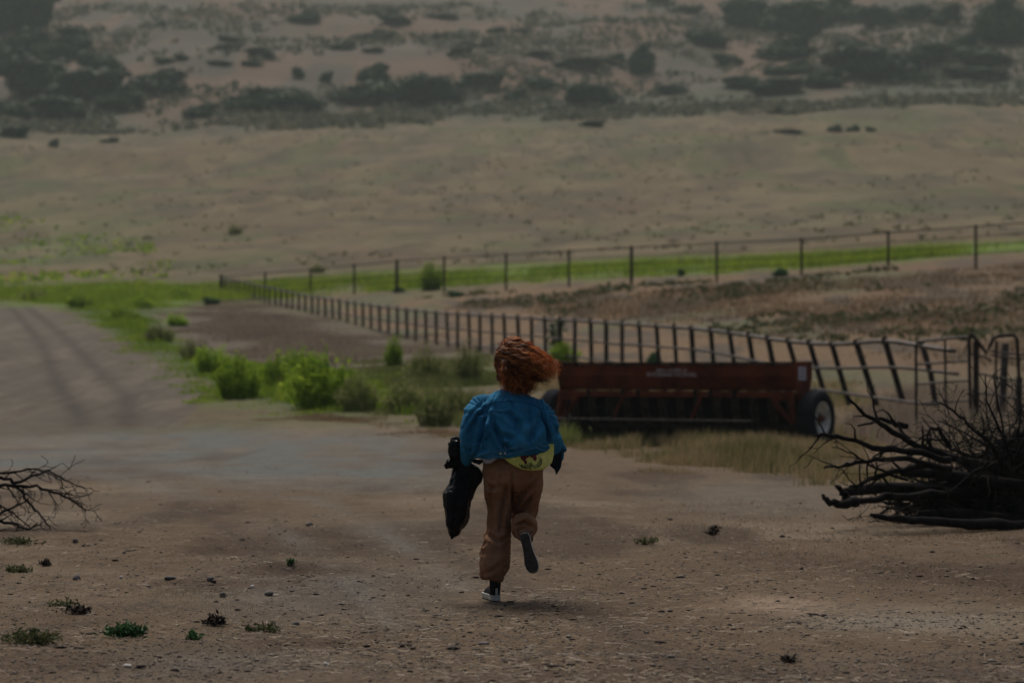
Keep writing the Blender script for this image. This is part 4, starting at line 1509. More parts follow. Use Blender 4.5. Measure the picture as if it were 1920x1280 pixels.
    limb([(-60, 985, Dl - .3), (0, 975, Dl - .3), (35, 985, Dl - .3), (55, 992, Dl - .4), (72, 978, Dl - .4)], 0.018)
    limb([(-60, 940, Dl), (-10, 942, Dl), (25, 960, Dl - .2), (60, 990, Dl - .3)], 0.014)
    limb([(-50, 1000, Dl - .5), (0, 1000, Dl - .5), (30, 998, Dl - .5)], 0.012)
    m.build("stems", M_bark, t, True)


brush()

# ------------------------------------------------------------------ litter, stones and weeds on the yard
YARD = [(-200, 1278), (-150, 1000), (-100, 850), (700, 830), (1000, 850), (1400, 920), (1600, 1000), (2100, 1040), (2150, 1278)]


def yard_points(n, seed, near=0.0):
    r = np.random.default_rng(seed)
    out, tot = [], 0
    while tot < n:
        u = r.uniform(-250, 2170, n)
        v = r.uniform(870, 1320, n)
        dd = CH * F / (v - HZ)
        cl = sstep(0.34, 0.62, fbm(np.column_stack([(u - 960) / F * dd, dd]) / 0.9, 401 + seed % 3, 4))
        keep = r.random(n) < (1.0 if near == 0 else ((v - 840) / 480) ** near) * (0.12 + 0.88 * cl)
        q = np.column_stack([u, v])[keep]
        out.append(q)
        tot += len(q)
    q = np.vstack(out)[:n]
    d = CH * F / (q[:, 1] - HZ)
    x = (q[:, 0] - 960) / F * d
    m = ~((q[:, 0] > 1560) & (q[:, 1] < 985))
    x, d = x[m], d[m]
    return np.column_stack([x, d, tz(x, d)])


def stone_cloud(name, P, size, mat, seed, label, cat, flat=0.55, tone=None):
    r = np.random.default_rng(seed)
    n = len(P)
    base = np.array([(1, 0, 0), (.5, .87, .1), (-.5, .87, 0), (-1, 0, .1), (-.5, -.87, 0), (.5, -.87, .1), (0, 0, 1), (0.1, 0, -.6)])
    tri = np.array([(0, 1, 6), (1, 2, 6), (2, 3, 6), (3, 4, 6), (4, 5, 6), (5, 0, 6), (1, 0, 7), (2, 1, 7), (3, 2, 7), (4, 3, 7), (5, 4, 7), (0, 5, 7)])
    a = r.uniform(0, 6.28, n)
    B = np.tile(base, (n, 1, 1)) * r.uniform(0.65, 1.3, (n, 8, 3))
    sc = np.column_stack([size * r.uniform(.8, 1.5, n), size * r.uniform(.6, 1.0, n), size * flat * r.uniform(.6, 1.2, n)])
    B = B * sc[:, None, :]
    ca, sa = np.cos(a)[:, None], np.sin(a)[:, None]
    X = B[:, :, 0] * ca - B[:, :, 1] * sa
    Y = B[:, :, 0] * sa + B[:, :, 1] * ca
    V = np.stack([X + P[:, 0:1], Y + P[:, 1:2], B[:, :, 2] + P[:, 2:3] + size[:, None] * 0.12], -1).reshape(-1, 3)
    Fc = (tri[None] + (np.arange(n) * 8)[:, None, None]).reshape(-1, 3)
    if tone is None:
        tone = r.beta(2, 2.6, n)
    o = link_mesh(name, np_mesh(name, V, Fc, {"tone": np.repeat(tone, 8)}), mat)
    tag(o, label, cat, None, "stuff")


def straw_cloud(name, P, length, width, mat, seed, label, cat, tone=None):
    r = np.random.default_rng(seed)
    n = len(P)
    a = r.uniform(0, math.pi, n)
    d = np.column_stack([np.cos(a), np.sin(a), r.normal(0, 0.12, n)]) * (length / 2)[:, None]
    s = np.column_stack([-np.sin(a), np.cos(a), np.zeros(n)]) * width[:, None]
    up = np.array([0, 0, 1.0]) * width[:, None] * 1.2
    P = P + [0, 0, 0.006]
    V = np.stack([P - d - s, P - d + s, P + d + s, P + d - s, P - d * 0.9 + up, P + d * 0.9 + up], 1).reshape(-1, 3)
    b = (np.arange(n) * 6)[:, None]
    Fc = np.concatenate([b + [0, 3, 5], b + [0, 5, 4], b + [2, 1, 4], b + [2, 4, 5], b + [0, 4, 1], b + [3, 2, 5]], 0)
    if tone is None:
        tone = r.beta(2, 2, n)
    o = link_mesh(name, np_mesh(name, V, Fc, {"tone": np.repeat(tone, 6)}), mat)
    tag(o, label, cat, None, "stuff")


P = yard_points(26000, 401, 0.5)
stone_cloud("pebbles", P, np.random.default_rng(1).gamma(1.7, 0.0023, len(P)) + 0.0014, L_stone, 402, "small pebbles and clods strewn over the bare dirt yard", "pebbles")
P = yard_points(3000, 405, 0.5)
stone_cloud("dirt_clods", P, np.random.default_rng(2).gamma(1.6, 0.0045, len(P)) + 0.002, L_dark, 406, "dark crumbs of earth and bark strewn over the yard", "clods", 0.4)
P = yard_points(9500, 411, 0.4)
straw_cloud("straw_litter", P, np.random.default_rng(3).gamma(2.5, 0.014, len(P)) + 0.008, np.random.default_rng(4).uniform(0.0008, 0.0020, len(P)), L_straw, 412, "bits of straw and pale chips littering the dirt yard", "straw")
P = yard_points(2600, 415, 0.4)
straw_cloud("twig_litter", P, np.random.default_rng(5).gamma(2.2, 0.028, len(P)) + 0.015, np.random.default_rng(6).uniform(0.0012, 0.0032, len(P)), L_dark, 416, "dark bits of twig and bark littering the dirt yard", "twigs")

M_stone = simple("grey_stone", (0.075, 0.065, 0.058), (0.17, 0.15, 0.135), 18, 0.9, 0, 0.4)
M_pale = simple("pale_stone", (0.35, 0.32, 0.29), (0.58, 0.55, 0.51), 18, 0.85, 0, 0.2)


def stone(u, v, w, h, mat, seed, label):
    g = ground_at(u, v)
    k = g.y / F
    m = MB()
    m.ball((0, 0, 0), (w * k / 2, w * k * 0.38, h * k * 0.62), 12, 8)
    vv = np.array(m.v)
    vv *= (0.72 + 0.56 * vn(vv / (w * k) * 2.3 + seed * 7.7, seed))[:, None]
    m.v = [tuple(p) for p in vv]
    o = m.build("stone", mat, None, True)
    o.location = (g.x, g.y, g.z + h * k * 0.30)
    o.rotation_euler = (0, 0, seed * 1.3)
    tag(o, label, "stone", "stones lying on the yard")


for a in ((144, 1086, 20, 11, M_stone, 1, "rounded grey stone lying alone at the left of the yard"),
          (418, 1119, 14, 11, M_stone, 2, "grey stone in the middle left, darker beneath"),
          (318, 1084, 24, 6, M_stone, 3, "flat grey stone above the middle left of the yard"),
          (505, 1115, 20, 8, M_stone, 4, "pair like flat grey stone beside the reddish hump"),
          (395, 1088, 14, 8, M_stone, 5, "small grey stone right of the flat grey stone"),
          (228, 1084, 9, 6, M_pale, 6, "small white stone right of the rounded grey stone"),
          (240, 1249, 18, 6, M_pale, 7, "flat white stone near the lower left edge of the photo"),
          (142, 1016, 14, 8, M_stone, 8, "small dark stone below the fallen branch"),
          (580, 986, 18, 9, M_stone, 9, "dark clod like stone left of the black bag's tip"),
          (906, 1207, 24, 7, M_stone, 10, "flat grey green stone half buried below the runner"),
          (474, 1101, 11, 6, M_pale, 11, "white pebble beside the reddish hump"),
          (612, 1246, 12, 7, M_pale, 12, "white stone on the lower left of the yard"),
          (555, 1172, 18, 9, M_stone, 13, "brownish stone at the end of the dry weed row")):
    stone(*a)


L_weed = leafmat("yard_weed_leaves", [(0.0, (0.05, 0.065, 0.022)), (0.5, (0.085, 0.10, 0.036)), (1.0, (0.16, 0.13, 0.07))], transl=0.2)


def weed(u, v, w, h, n, mat, seed, label, name="weed", elong=0.35, leaf=0.019, sprig=True):
    g = ground_at(u, v)
    k = g.y / F
    W, Hh = w * k, h * k
    r = np.random.default_rng(seed)
    t = MB()
    n = int(n * 2.2)
    ns = max(5, n // 14)
    pts = []
    for i in range(ns):
        a = r.uniform(0, 6.28)
        rad = W / 2 * math.sqrt(r.random())
        end = np.array([rad * math.cos(a), rad * math.sin(a) * 0.8, Hh * r.uniform(0.35, 1.1) * (1 - 0.5 * rad / (W / 2))])
        mid = end * [0.45, 0.45, 0.7]
        t.tube([(0, 0, -0.01), tuple(mid), tuple(end)], [0.003, 0.0022, 0.001], 4)
        for q in range(max(2, n // ns)):
            f = r.uniform(0.35, 1.0)
            p = mid * 2 * f if f < 0.5 else mid + (end - mid) * (f - 0.5) * 2
            pts.append(p + r.normal(0, 0.012, 3))
    P = np.array(pts)
    P[:, 2] = np.abs(P[:, 2])
    V, Fc = quads_at(P, rand_dirs(r, len(P)) * [1, 1, 1], leaf * r.uniform(0.5, 1.2, len(P)), elong, r)
    b = len(t.v)
    V = np.vstack([np.array(t.v), V])
    faces = [tuple(f) for f in t.f] + [tuple(b + q for q in f) for f in Fc]
    me = bpy.data.meshes.new(name)
    me.from_pydata([tuple(p) for p in V], [], faces)
    at = me.attributes.new("tone", 'FLOAT', 'POINT')
    at.data.foreach_set("value", np.concatenate([np.full(b, 0.3), np.repeat(r.random(len(P)), 4)]).astype(np.float32))
    o = link_mesh(name, me, mat)
    o.location = g
    tag(o, label, "weed", "weeds growing on the yard")


for a in ((238, 1192, 92, 30, 260, L_deep, 1, "leafy green weed clump, largest in the lower left foreground"),
          (365, 1198, 36, 14, 60, L_deep, 2, "tiny green weed right of the leafy clump"),
          (60, 1205, 120, 28, 240, L_weed, 3, "straggly olive weed patch at the lower left edge"),
          (408, 1172, 52, 24, 110, L_dark, 4, "dark dried weed with a tuft above the tiny green weed"),
          (500, 1182, 90, 12, 110, L_weed, 5, "low row of dried weed in the lower left foreground"),
          (545, 1058, 16, 12, 26, L_deep, 6, "tiny green sprout on the edge of the reddish hump"),
          (1212, 1020, 54, 22, 90, L_weed, 7, "small grey green weed right of the raised shoe"),
          (1338, 1003, 36, 20, 110, L_dark, 8, "small dark brown tuft of dead weed right of the runner"),
          (145, 1150, 60, 14, 100, L_dark, 9, "dark dried weed in the left foreground"),
          (35, 1020, 110, 14, 130, L_weed, 10, "low green weed beneath the fallen branch"),
          (85, 1060, 24, 16, 50, L_dark, 11, "small dark dried weed left of the rounded stone"),
          (30, 1072, 80, 14, 100, L_weed, 12, "low olive weed at the left edge below the fallen branch"),
          (1478, 1240, 30, 12, 50, L_dark, 13, "dark tuft in the lower right foreground"),
          (120, 1135, 70, 10, 60, L_weed, 14, "thin weed sprigs left of the foreground stones")):
    weed(*a)
# ------------------------------------------------------------------ the running person
DP = 14.8
M_skin = simple("skin", (0.34, 0.19, 0.13), (0.40, 0.23, 0.16), 12, 0.5, 0, 0.05)
M_cord = None


def cloth(name, c0, c1, scale, weave, rough=0.9, bstr=0.35, lo=.35, hi=.65):
    m, nt, p = new_mat(name)
    n = noise(nt, scale, 5)
    r = ramp(nt, n.outputs[0], [(lo, c0), (hi, c1)])
    w = noise(nt, weave, 2)
    r2 = ramp(nt, w.outputs[0], [(0.3, (0.75, 0.75, 0.75)), (0.7, (1.18, 1.18, 1.18))])
    c = mixc(nt, r.outputs[0], r2.outputs[0], 1.0, 'MULTIPLY')
    nt.links.new(c, p.inputs["Base Color"])
    p.inputs["Roughness"].default_value = rough
    p.inputs["Specular IOR Level"].default_value = 0.12
    n3 = noise(nt, 28, 4)
    bump(nt, p, n3.outputs[0], bstr, 0.012)
    return m


M_denim = cloth("blue_denim", (0.011, 0.102, 0.200), (0.030, 0.180, 0.315), 7, 240)
M_denim_edge = cloth("worn_denim", (0.045, 0.20, 0.37), (0.09, 0.28, 0.44), 20, 260)
M_denim_seam = cloth("seam_denim", (0.008, 0.065, 0.140), (0.014, 0.10, 0.20), 20, 260)
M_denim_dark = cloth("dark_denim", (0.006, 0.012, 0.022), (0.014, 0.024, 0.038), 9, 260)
M_trouser = cloth("brown_cord", (0.20, 0.098, 0.054), (0.28, 0.145, 0.084), 6, 200)
M_shirt = cloth("yellow_shirt", (0.58, 0.57, 0.13), (0.72, 0.70, 0.22), 9, 180)
M_white = cloth("white_cloth", (0.30, 0.29, 0.31), (0.42, 0.41, 0.43), 12, 200)
M_redprint = cloth("red_print", (0.07, 0.012, 0.018), (0.16, 0.03, 0.035), 25, 200)
M_leafprint = cloth("dark_leaf_print", (0.008, 0.022, 0.022), (0.015, 0.035, 0.03), 25, 200)
M_canvas = cloth("black_canvas", (0.006, 0.006, 0.007), (0.014, 0.014, 0.016), 20, 260)
M_rubber = simple("white_rubber", (0.32, 0.31, 0.27), (0.46, 0.45, 0.41), 20, 0.7)
M_outsole = simple("dark_outsole", (0.035, 0.029, 0.026), (0.062, 0.052, 0.047), 14, 0.8, 0, 0.5)
M_button = simple("metal_button", (0.5, 0.5, 0.48), (0.65, 0.64, 0.6), 20, 0.35, 0.8)


def bag_material():
    m, nt, p = new_mat("black_plastic")
    p.inputs["Base Color"].default_value = (0.003, 0.003, 0.005, 1)
    p.inputs["Roughness"].default_value = 0.16
    p.inputs["Specular IOR Level"].default_value = 0.09
    n = noise(nt, 16, 4, 0.6)
    bump(nt, p, n.outputs[0], 0.9, 0.03)
    return m


M_bag = bag_material()


def hair_material():
    m, nt, p = new_mat("red_hair")
    a = nt.nodes.new("ShaderNodeAttribute")
    a.attribute_name = "tone"
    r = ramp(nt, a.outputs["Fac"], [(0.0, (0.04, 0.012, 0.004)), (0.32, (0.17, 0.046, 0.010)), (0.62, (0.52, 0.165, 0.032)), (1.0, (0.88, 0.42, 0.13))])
    nt.links.new(r.outputs[0], p.inputs["Base Color"])
    p.inputs["Roughness"].default_value = 0.45
    p.inputs["Specular IOR Level"].default_value = 0.35
    tr = nt.nodes.new("ShaderNodeBsdfTranslucent")
    nt.links.new(r.outputs[0], tr.inputs["Color"])
    mx = nt.nodes.new("ShaderNodeMixShader")
    mx.inputs[0].default_value = 0.45
    nt.links.new(p.outputs[0], mx.inputs[1])
    nt.links.new(tr.outputs[0], mx.inputs[2])
    nt.links.new(mx.outputs[0], nt.nodes["Material Output"].inputs["Surface"])
    return m


M_hair = hair_material()


def PP(u, v, dy=0.0):
    return ray(u, v, DP + dy)


PX = DP / F     # metres per image pixel at the person


def voxel_union(name, mbs, voxel, smooth_it=6, subsurf=False, extra=None):
    """melt overlapping shapes into one continuous surface; returns (V, F quads/tris lists)"""
    mb = MB()
    for m in mbs:
        mb.add(m.v, m.f)
    me = mb.mesh("tmp")
    o = bpy.data.objects.new("tmp", me)
    COL.objects.link(o)
    md = o.modifiers.new("r", 'REMESH')
    md.mode = 'VOXEL'
    md.voxel_size = voxel
    if smooth_it:
        s = o.modifiers.new("s", 'SMOOTH')
        s.iterations = smooth_it
        s.factor = 0.5
    bpy.context.view_layer.update()
    me2 = evaluated(o)
    bpy.data.objects.remove(o)
    me2.name = name
    return me2


def mesh_arrays(me):
    n = len(me.vertices)
    V = np.empty(n * 3, np.float32)
    me.vertices.foreach_get("co", V)
    N = np.empty(n * 3, np.float32)
    me.vertex_normals.foreach_get("vector", N)
    return V.reshape(-1, 3).astype(float), N.reshape(-1, 3).astype(float)


def set_verts(me, V):
    me.vertices.foreach_set("co", V.astype(np.float32).ravel())
    me.update()


def to_px(V):
    return 960 + F * V[:, 0] / V[:, 1], HZ - F * (V[:, 2] - CH) / V[:, 1]


def folds(me, lines, along=None):
    """press creases into a garment; lines = (points in u,v; depth m; width px)"""
    V, N = mesh_arrays(me)
    u, v = to_px(V)
    back = sstep(0.1, 0.5, -N[:, 1])
    disp = np.zeros(len(V))
    for pts, dep, wid in lines:
        dmin = np.full(len(V), 1e9)
        tt = np.zeros(len(V))
        for i in range(len(pts) - 1):
            x0, y0 = pts[i]
            x1, y1 = pts[i + 1]
            ex, ey = x1 - x0, y1 - y0
            t = np.clip(((u - x0) * ex + (v - y0) * ey) / (ex * ex + ey * ey), 0, 1)
            d = np.hypot(u - x0 - t * ex, v - y0 - t * ey)
            upd = d < dmin
            tt = np.where(upd, (i + t) / (len(pts) - 1), tt)
            dmin = np.minimum(dmin, d)
        fade = np.sin(np.clip(tt, 0.02, 0.98) * math.pi) ** 0.5
        disp += -dep * 1.9 * fade * (np.exp(-(dmin / wid) ** 2) - 0.55 * np.exp(-((dmin - 1.9 * wid) / wid) ** 2)) * back
    V += N * disp[:, None]
    set_verts(me, V)


def wrinkle(me, amp, scale, stretch, seed):
    V, N = mesh_arrays(me)
    a = vn(V * np.array(stretch) * scale, seed)
    b = vn(V * np.array(stretch) * scale * 2.1 + 5, seed + 1)
    ridge = 1 - np.abs(2 * a - 1) + 0.5 * (1 - np.abs(2 * b - 1))
    V += N * ((ridge - 0.75) * amp)[:, None]
    set_verts(me, V)


def skin_chain(edges_pts, radii, edges):
    me = bpy.data.meshes.new("sk")
    me.from_pydata([tuple(p) for p in edges_pts], edges, [])
    bm = bmesh.new()
    bm.from_mesh(me)
    ly = bm.verts.layers.skin.verify()
    bm.verts.ensure_lookup_table()
    for i, r in enumerate(radii):
        bm.verts[i][ly].radius = (r, r) if not hasattr(r, '__len__') else r
        bm.verts[i][ly].use_root = (i == 0)
    bm.to_mesh(me)
    bm.free()
    o = bpy.data.objects.new("sk", me)
    COL.objects.link(o)
    o.modifiers.new("k", 'SKIN')
    ss = o.modifiers.new("s", 'SUBSURF')
    ss.levels = 1
    bpy.context.view_layer.update()
    m2 = evaluated(o)
    bpy.data.objects.remove(o)
    mb = MB()
    mb.add([v.co for v in m2.vertices], [tuple(p.vertices) for p in m2.polygons])
    return mb


def hand_mb(wrist, dirv, palm_n, size=1.0, curl=0.9, thumb_side=1):
    """palm and five bent fingers; dirv = along the hand, palm_n = out of the palm"""
    d = Vector(dirv).normalized()
    n = Vector(palm_n)
    n = (n - d * n.dot(d)).normalized()
    s = d.cross(n)
    out = []
    w = Vector(wrist)
    m = MB()
    m.tube([w - d * 0.02, w + d * 0.02, w + d * 0.05 * size, w + d * 0.088 * size], [(0.018, 0.024), (0.018, 0.032), (0.017, 0.040), (0.012, 0.038)], 12, up=tuple(n))
    out.append(m)
    for k, (off, ln) in enumerate(((-0.030, 0.066), (-0.010, 0.078), (0.010, 0.082), (0.029, 0.074))):
        p = w + d * 0.08 * size + s * off * size
        a = 0.25
        P = [p - d * 0.015]
        q = p
        for j, f in enumerate((0.45, 0.30, 0.25)):
            a2 = a + curl * (0.6 + j * 0.55) + 0.06 * k
            dd = d * math.cos(a2) + n * math.sin(a2)
            P.append(q.copy())
            q = q + dd * ln * f * size
        P.append(q)
        m = MB()
        m.tube(P, [0.0085, 0.0088, 0.0082, 0.0074, 0.0058], 8)
        out.append(m)
    p = w + d * 0.02 * size + s * 0.034 * thumb_side * size
    m = MB()
    m.tube([p - s * 0.012 * thumb_side, p + (d * 0.025 + s * 0.02 * thumb_side) * size, p + (d * 0.05 + s * 0.022 * thumb_side + n * 0.022) * size, p + (d * 0.066 + s * 0.012 * thumb_side + n * 0.04) * size], [0.012, 0.0115, 0.0095, 0.007], 8)
    out.append(m)
    return out


HEADC = PP(954, 676, 0.09)


def build_person():
    # ---- body: one continuous surface
    pts = [PP(962, 878, 0.0), PP(961, 830, -0.005), PP(958, 785, 0.015), PP(955, 748, 0.04), PP(954, 722, 0.06), PP(954, 700, 0.08)]
    rad = [0.105, 0.095, 0.105, 0.07, 0.050, 0.05]
    ed = [(0, 1), (1, 2), (2, 3), (3, 4), (4, 5)]

    def chain(root, ps, rs):
        last = root
        for p, r in zip(ps, rs):
            pts.append(p)
            rad.append(r)
            ed.append((last, len(pts) - 1))
            last = len(pts) - 1
    chain(3, [PP(912, 766, 0.04), PP(880, 812, -0.02), PP(868, 862, 0.05)], [0.042, 0.038, 0.026])
    chain(3, [PP(1002, 770, 0.04), PP(1028, 824, -0.02), PP(1016, 822, 0.22)], [0.042, 0.038, 0.026])
    chain(0, [PP(938, 895, 0.0), PP(936, 985, 0.05), PP(931, 1088, -0.02)], [0.078, 0.052, 0.034])
    chain(0, [PP(987, 895, 0.02), PP(983, 985, 0.2), PP(986, 1001, -0.16)], [0.078, 0.052, 0.034])
    parts = [skin_chain(pts, rad, ed)]
    # head with a face turned to the hills
    h = HEADC
    m = MB()
    m.ball((0, 0, 0), (0.074, 0.094, 0.112), 28, 20)
    vv = np.array(m.v)
    fy = vv[:, 1] / 0.094
    fz = vv[:, 2] / 0.112
    vv[:, 0] *= 1 - 0.22 * sstep(0.0, -1.0, fz) * 1.0
    vv[:, 1] -= 0.012 * sstep(0.2, -0.9, fz) * (fy < 0) * -1
    g = lambda cx, cz, w: np.exp(-((vv[:, 0] - cx) / w) ** 2 - ((vv[:, 2] - cz) / w) ** 2) * (vv[:, 1] > 0)
    vv[:, 1] += -0.010 * (g(-0.03, 0.004, 0.014) + g(0.03, 0.004, 0.014)) + 0.006 * g(0, 0.028, 0.03) + 0.008 * g(0, -0.088, 0.02) + 0.005 * g(0, -0.052, 0.014)
    m.v = [tuple(Vector(p) + h) for p in vv]
    parts.append(m)
    m = MB()
    m.tube([h + Vector((0, 0.086, 0.012)), h + Vector((0, 0.100, -0.012)), h + Vector((0, 0.110, -0.030)), h + Vector((0, 0.094, -0.036))], [0.008, 0.010, 0.013, 0.010], 8)
    for sx in (-1, 1):
        m.ball(h + Vector((sx * 0.03, 0.078, 0.004)), 0.0115, 10, 8)
        m.ball(h + Vector((sx * 0.070, 0.01, -0.008)), (0.008, 0.018, 0.03), 10, 8)
        m.ball(h + Vector((sx * 0.011, 0.104, -0.030)), 0.008, 8, 6)
    m.tube([h + Vector((-0.024, 0.082, -0.056)), h + Vector((0, 0.092, -0.054)), h + Vector((0.024, 0.082, -0.056))], [0.004, 0.0075, 0.004], 8)
    m.tube([h + Vector((-0.020, 0.080, -0.065)), h + Vector((0, 0.090, -0.066)), h + Vector((0.020, 0.080, -0.065))], [0.004, 0.008, 0.004], 8)
    parts.append(m)
    # hands
    parts += hand_mb(PP(866, 864, 0.06), (-0.25, 0.1, -1.0), (0.9, 0.3, 0), 0.95, 1.0, 1)
    parts += hand_mb(PP(1014, 821, 0.24), (-0.5, 0.8, 0.35), (-0.7, 0, -0.5), 0.95, 0.55, -1)
    me = voxel_union("person", parts, 0.0055, 3)
    body = link_mesh("person", me, M_skin, None, True)
    tag(body, "person with windblown red hair in blue denim jacket running away across the yard", "person")

    # ---- trousers
    P = []
    m = MB()
    m.tube([PP(964, 846, 0.0), PP(963, 862, 0.0), PP(962, 885, 0.0), PP(961, 902, 0.0), PP(960, 916, 0.0)],
           [(0.105, 0.165), (0.115, 0.174), (0.13, 0.178), (0.12, 0.165), (0.08, 0.13)], 28, up=(0, 1, 0))
    P.append(m)
    m = MB()
    m.tube([PP(936, 880, 0.0), PP(936, 912, 0.01), PP(936, 940, 0.02), PP(937, 965, 0.03), PP(935, 990, 0.035), PP(932, 1015, 0.02), PP(929, 1040, 0.0), PP(926, 1062, -0.015), PP(922, 1084, -0.02)],
           [(0.11, 0.092), (0.10, 0.086), (0.088, 0.072), (0.078, 0.0635), (0.078, 0.066), (0.085, 0.074), (0.098, 0.085), (0.10, 0.078), (0.092, 0.0635)], 22, up=(0, 1, 0))
    P.append(m)
    m = MB()
    m.tube([PP(988, 880, 0.0), PP(987, 912, 0.05), PP(984, 940, 0.11), PP(982, 965, 0.17), PP(981, 985, 0.20)],
           [(0.11, 0.095), (0.098, 0.088), (0.088, 0.080), (0.08, 0.073), (0.07, 0.066)], 22, up=(0, 1, 0))
    P.append(m)
    m = MB()
    m.tube([PP(981, 982, 0.21), PP(981, 984, 0.08), PP(982, 986, -0.04), PP(983, 987, -0.13), PP(984, 988, -0.165)],
           [(0.06, 0.064), (0.066, 0.066), (0.07, 0.067), (0.074, 0.070), (0.062, 0.066)], 20, up=(0, 0, 1))
    P.append(m)
    me = voxel_union("trousers", P, 0.0065, 8)
    wrinkle(me, 0.016, 14, (1, 1, 0.5), 5)
    wrinkle(me, 0.008, 30, (1, 1, 0.7), 8)
    folds(me, [(((952, 905), (940, 960), (938, 1000)), 0.010, 4), (((925, 900), (918, 940), (926, 985)), 0.008, 4),
               (((1012, 895), (975, 930), (960, 962)), 0.010, 4), (((1008, 915), (985, 945), (970, 972)), 0.009, 4),
               (((912, 1000), (935, 1015), (955, 1005)), 0.008, 4), (((948, 1010), (950, 1045), (940, 1075)), 0.009, 5),
               (((960, 880), (961, 912), (958, 945)), 0.008, 3), (((910, 905), (922, 915), (935, 912)), 0.008, 4),
               (((905, 1075), (925, 1068), (945, 1050)), 0.006, 4), (((963, 972), (984, 964), (1002, 974)), 0.007, 3), (((962, 988), (982, 977), (1003, 990)), 0.007, 3), (((962, 1003), (974, 991), (990, 988)), 0.006, 3)])
    tr = link_mesh("trousers", me, M_trouser, body, True)
    # rumpled turned back hem on the raised leg
    m = MB()
    rr = random.Random(2)
    for i in range(3):
        c0 = PP(983 + i * 1.0, 986 + i * 2, -0.135 - 0.018 * i)
        ring = []
        for k in range(17):
            an = 2 * math.pi * k / 16
            ra = (18.5 + 2.4 * math.sin(3 * an + i)) * PX
            rb = (18.5 + 2.4 * math.cos(2 * an + i * 2)) * PX
            ring.append(c0 + Vector((ra * math.cos(an), 0.012 * math.sin(2 * an + i), rb * math.sin(an))))
        m.tube(ring, [0.005 + 0.004 * abs(math.sin(k * 1.7 + i)) for k in range(17)], 8, cap=False)
    m.build("hem_roll", M_trouser, tr, True)

    # ---- jacket
    J = []
    m = MB()
    rings = []
    for v, a, b, ry, dy in ((732, 936, 974, .055, .05), (740, 916, 994, .085, .04), (750, 904, 1008, .105, .03), (765, 894, 1024, .125, .02), (790, 885, 1034, .145, .005), (815, 883, 1037, .158, -.01), (836, 882, 1039, .168, -.015), (846, 884, 1040, .163, -.01), (853, 886, 1038, .155, -.01)):
        rings.append((v, (a + b) / 2, (b - a) / 2 * PX, ry, dy))
    n = 40
    vs, fs = [], []
    for v, c, rx, ry, dy in rings:
        for k in range(n):
            an = 2 * math.pi * k / n
            sx, sy = math.cos(an), math.sin(an)
            e = 0.82
            px = math.copysign(abs(sx) ** e, sx) * rx
            py = math.copysign(abs(sy) ** e, sy) * ry
            u = c + px / PX
            tilt = (960 - u) / 78 * 9.0 * max(0, (v - 770) / 83)
            wav = 3.0 * math.sin(u * 0.11) * max(0, (v - 820) / 33)
            q = PP(c, v + tilt + wav, dy)
            vs.append((q.x + px, q.y + py, q.z))
    for i in range(len(rings) - 1):
        for k in range(n):
            fs.append((i * n + k, i * n + (k + 1) % n, (i + 1) * n + (k + 1) % n, (i + 1) * n + k))
    fs += [tuple(range(n)), tuple((len(rings) - 1) * n + k for k in range(n - 1, -1, -1))]
    m.add(vs, fs)
    J.append(m)
    m = MB()   # left sleeve
    m.tube([PP(918, 748, .03), PP(902, 757, .025), PP(890, 778, .0), PP(884, 802, -.02), PP(879, 826, -.015), PP(875, 848, .015), PP(873, 866, .04)],
           [.045, .066, (.085, .070), (.085, .066), (.078, .058), (.066, .046), (.05, .036)], 20, up=(0, 1, 0))
    J.append(m)
    m = MB()   # right sleeve, bent forward
    m.tube([PP(990, 754, .03), PP(1006, 766, .025), PP(1020, 786, .0), PP(1028, 804, -.03), PP(1031, 824, -.045), PP(1034, 836, -.03), PP(1034, 838, .06), PP(1026, 830, .17), PP(1018, 824, .24)],
           [.05, .066, .072, .07, .066, .066, .062, .055, .048], 20, up=(0, 1, 0.2))
    J.append(m)
    m = MB()   # blown out front corner on the right
    m.tube([PP(1030, 800, .02), PP(1042, 824, .03), PP(1051, 837, .045), PP(1059, 844, .06)], [(.05, .05), (.055, .042), (.045, .024), (.018, .010)], 12, up=(0, 1, 0))
    J.append(m)
    m = MB()   # collar
    m.tube([PP(924, 742, .055), PP(936, 736, -.0), PP(957, 738, -.03), PP(978, 738, -.0), PP(988, 744, .055)], [.014, .018, .020, .018, .014], 10)
    J.append(m)
    me = voxel_union("jacket", J, 0.0065, 7)
    wrinkle(me, 0.007, 9, (1, 1, 0.8), 21)
    # creases fanning out of the armpits, and gathers above the waistband
    V, N = mesh_arrays(me)
    u, v = to_px(V)
    dsp = np.zeros(len(V))
    for au, av, sd, kk in ((914, 770, 41, 4.2), (1020, 776, 45, 3.6), (880, 838, 51, 3.0), (1000, 838, 55, 2.6)):
        rr_ = np.hypot(u - au, v - av)
        an = np.arctan2(v - av, u - au)
        f = np.abs(2 * vn(np.column_stack([an * kk, rr_ * 0.012, an * 0]), sd) - 1) ** 0.7
        dsp += 0.024 * (f - 0.5) * np.exp(-rr_ / 60.0) * sstep(4, 16, rr_)
    f = np.abs(2 * vn(np.column_stack([u * 0.10, v * 0.015, V[:, 1] * 6]), 61) - 1) ** 0.7
    dsp += 0.014 * (f - 0.5) * sstep(805, 835, v) * (1 - sstep(842, 856, v))
    set_verts(me, V + N * dsp[:, None])
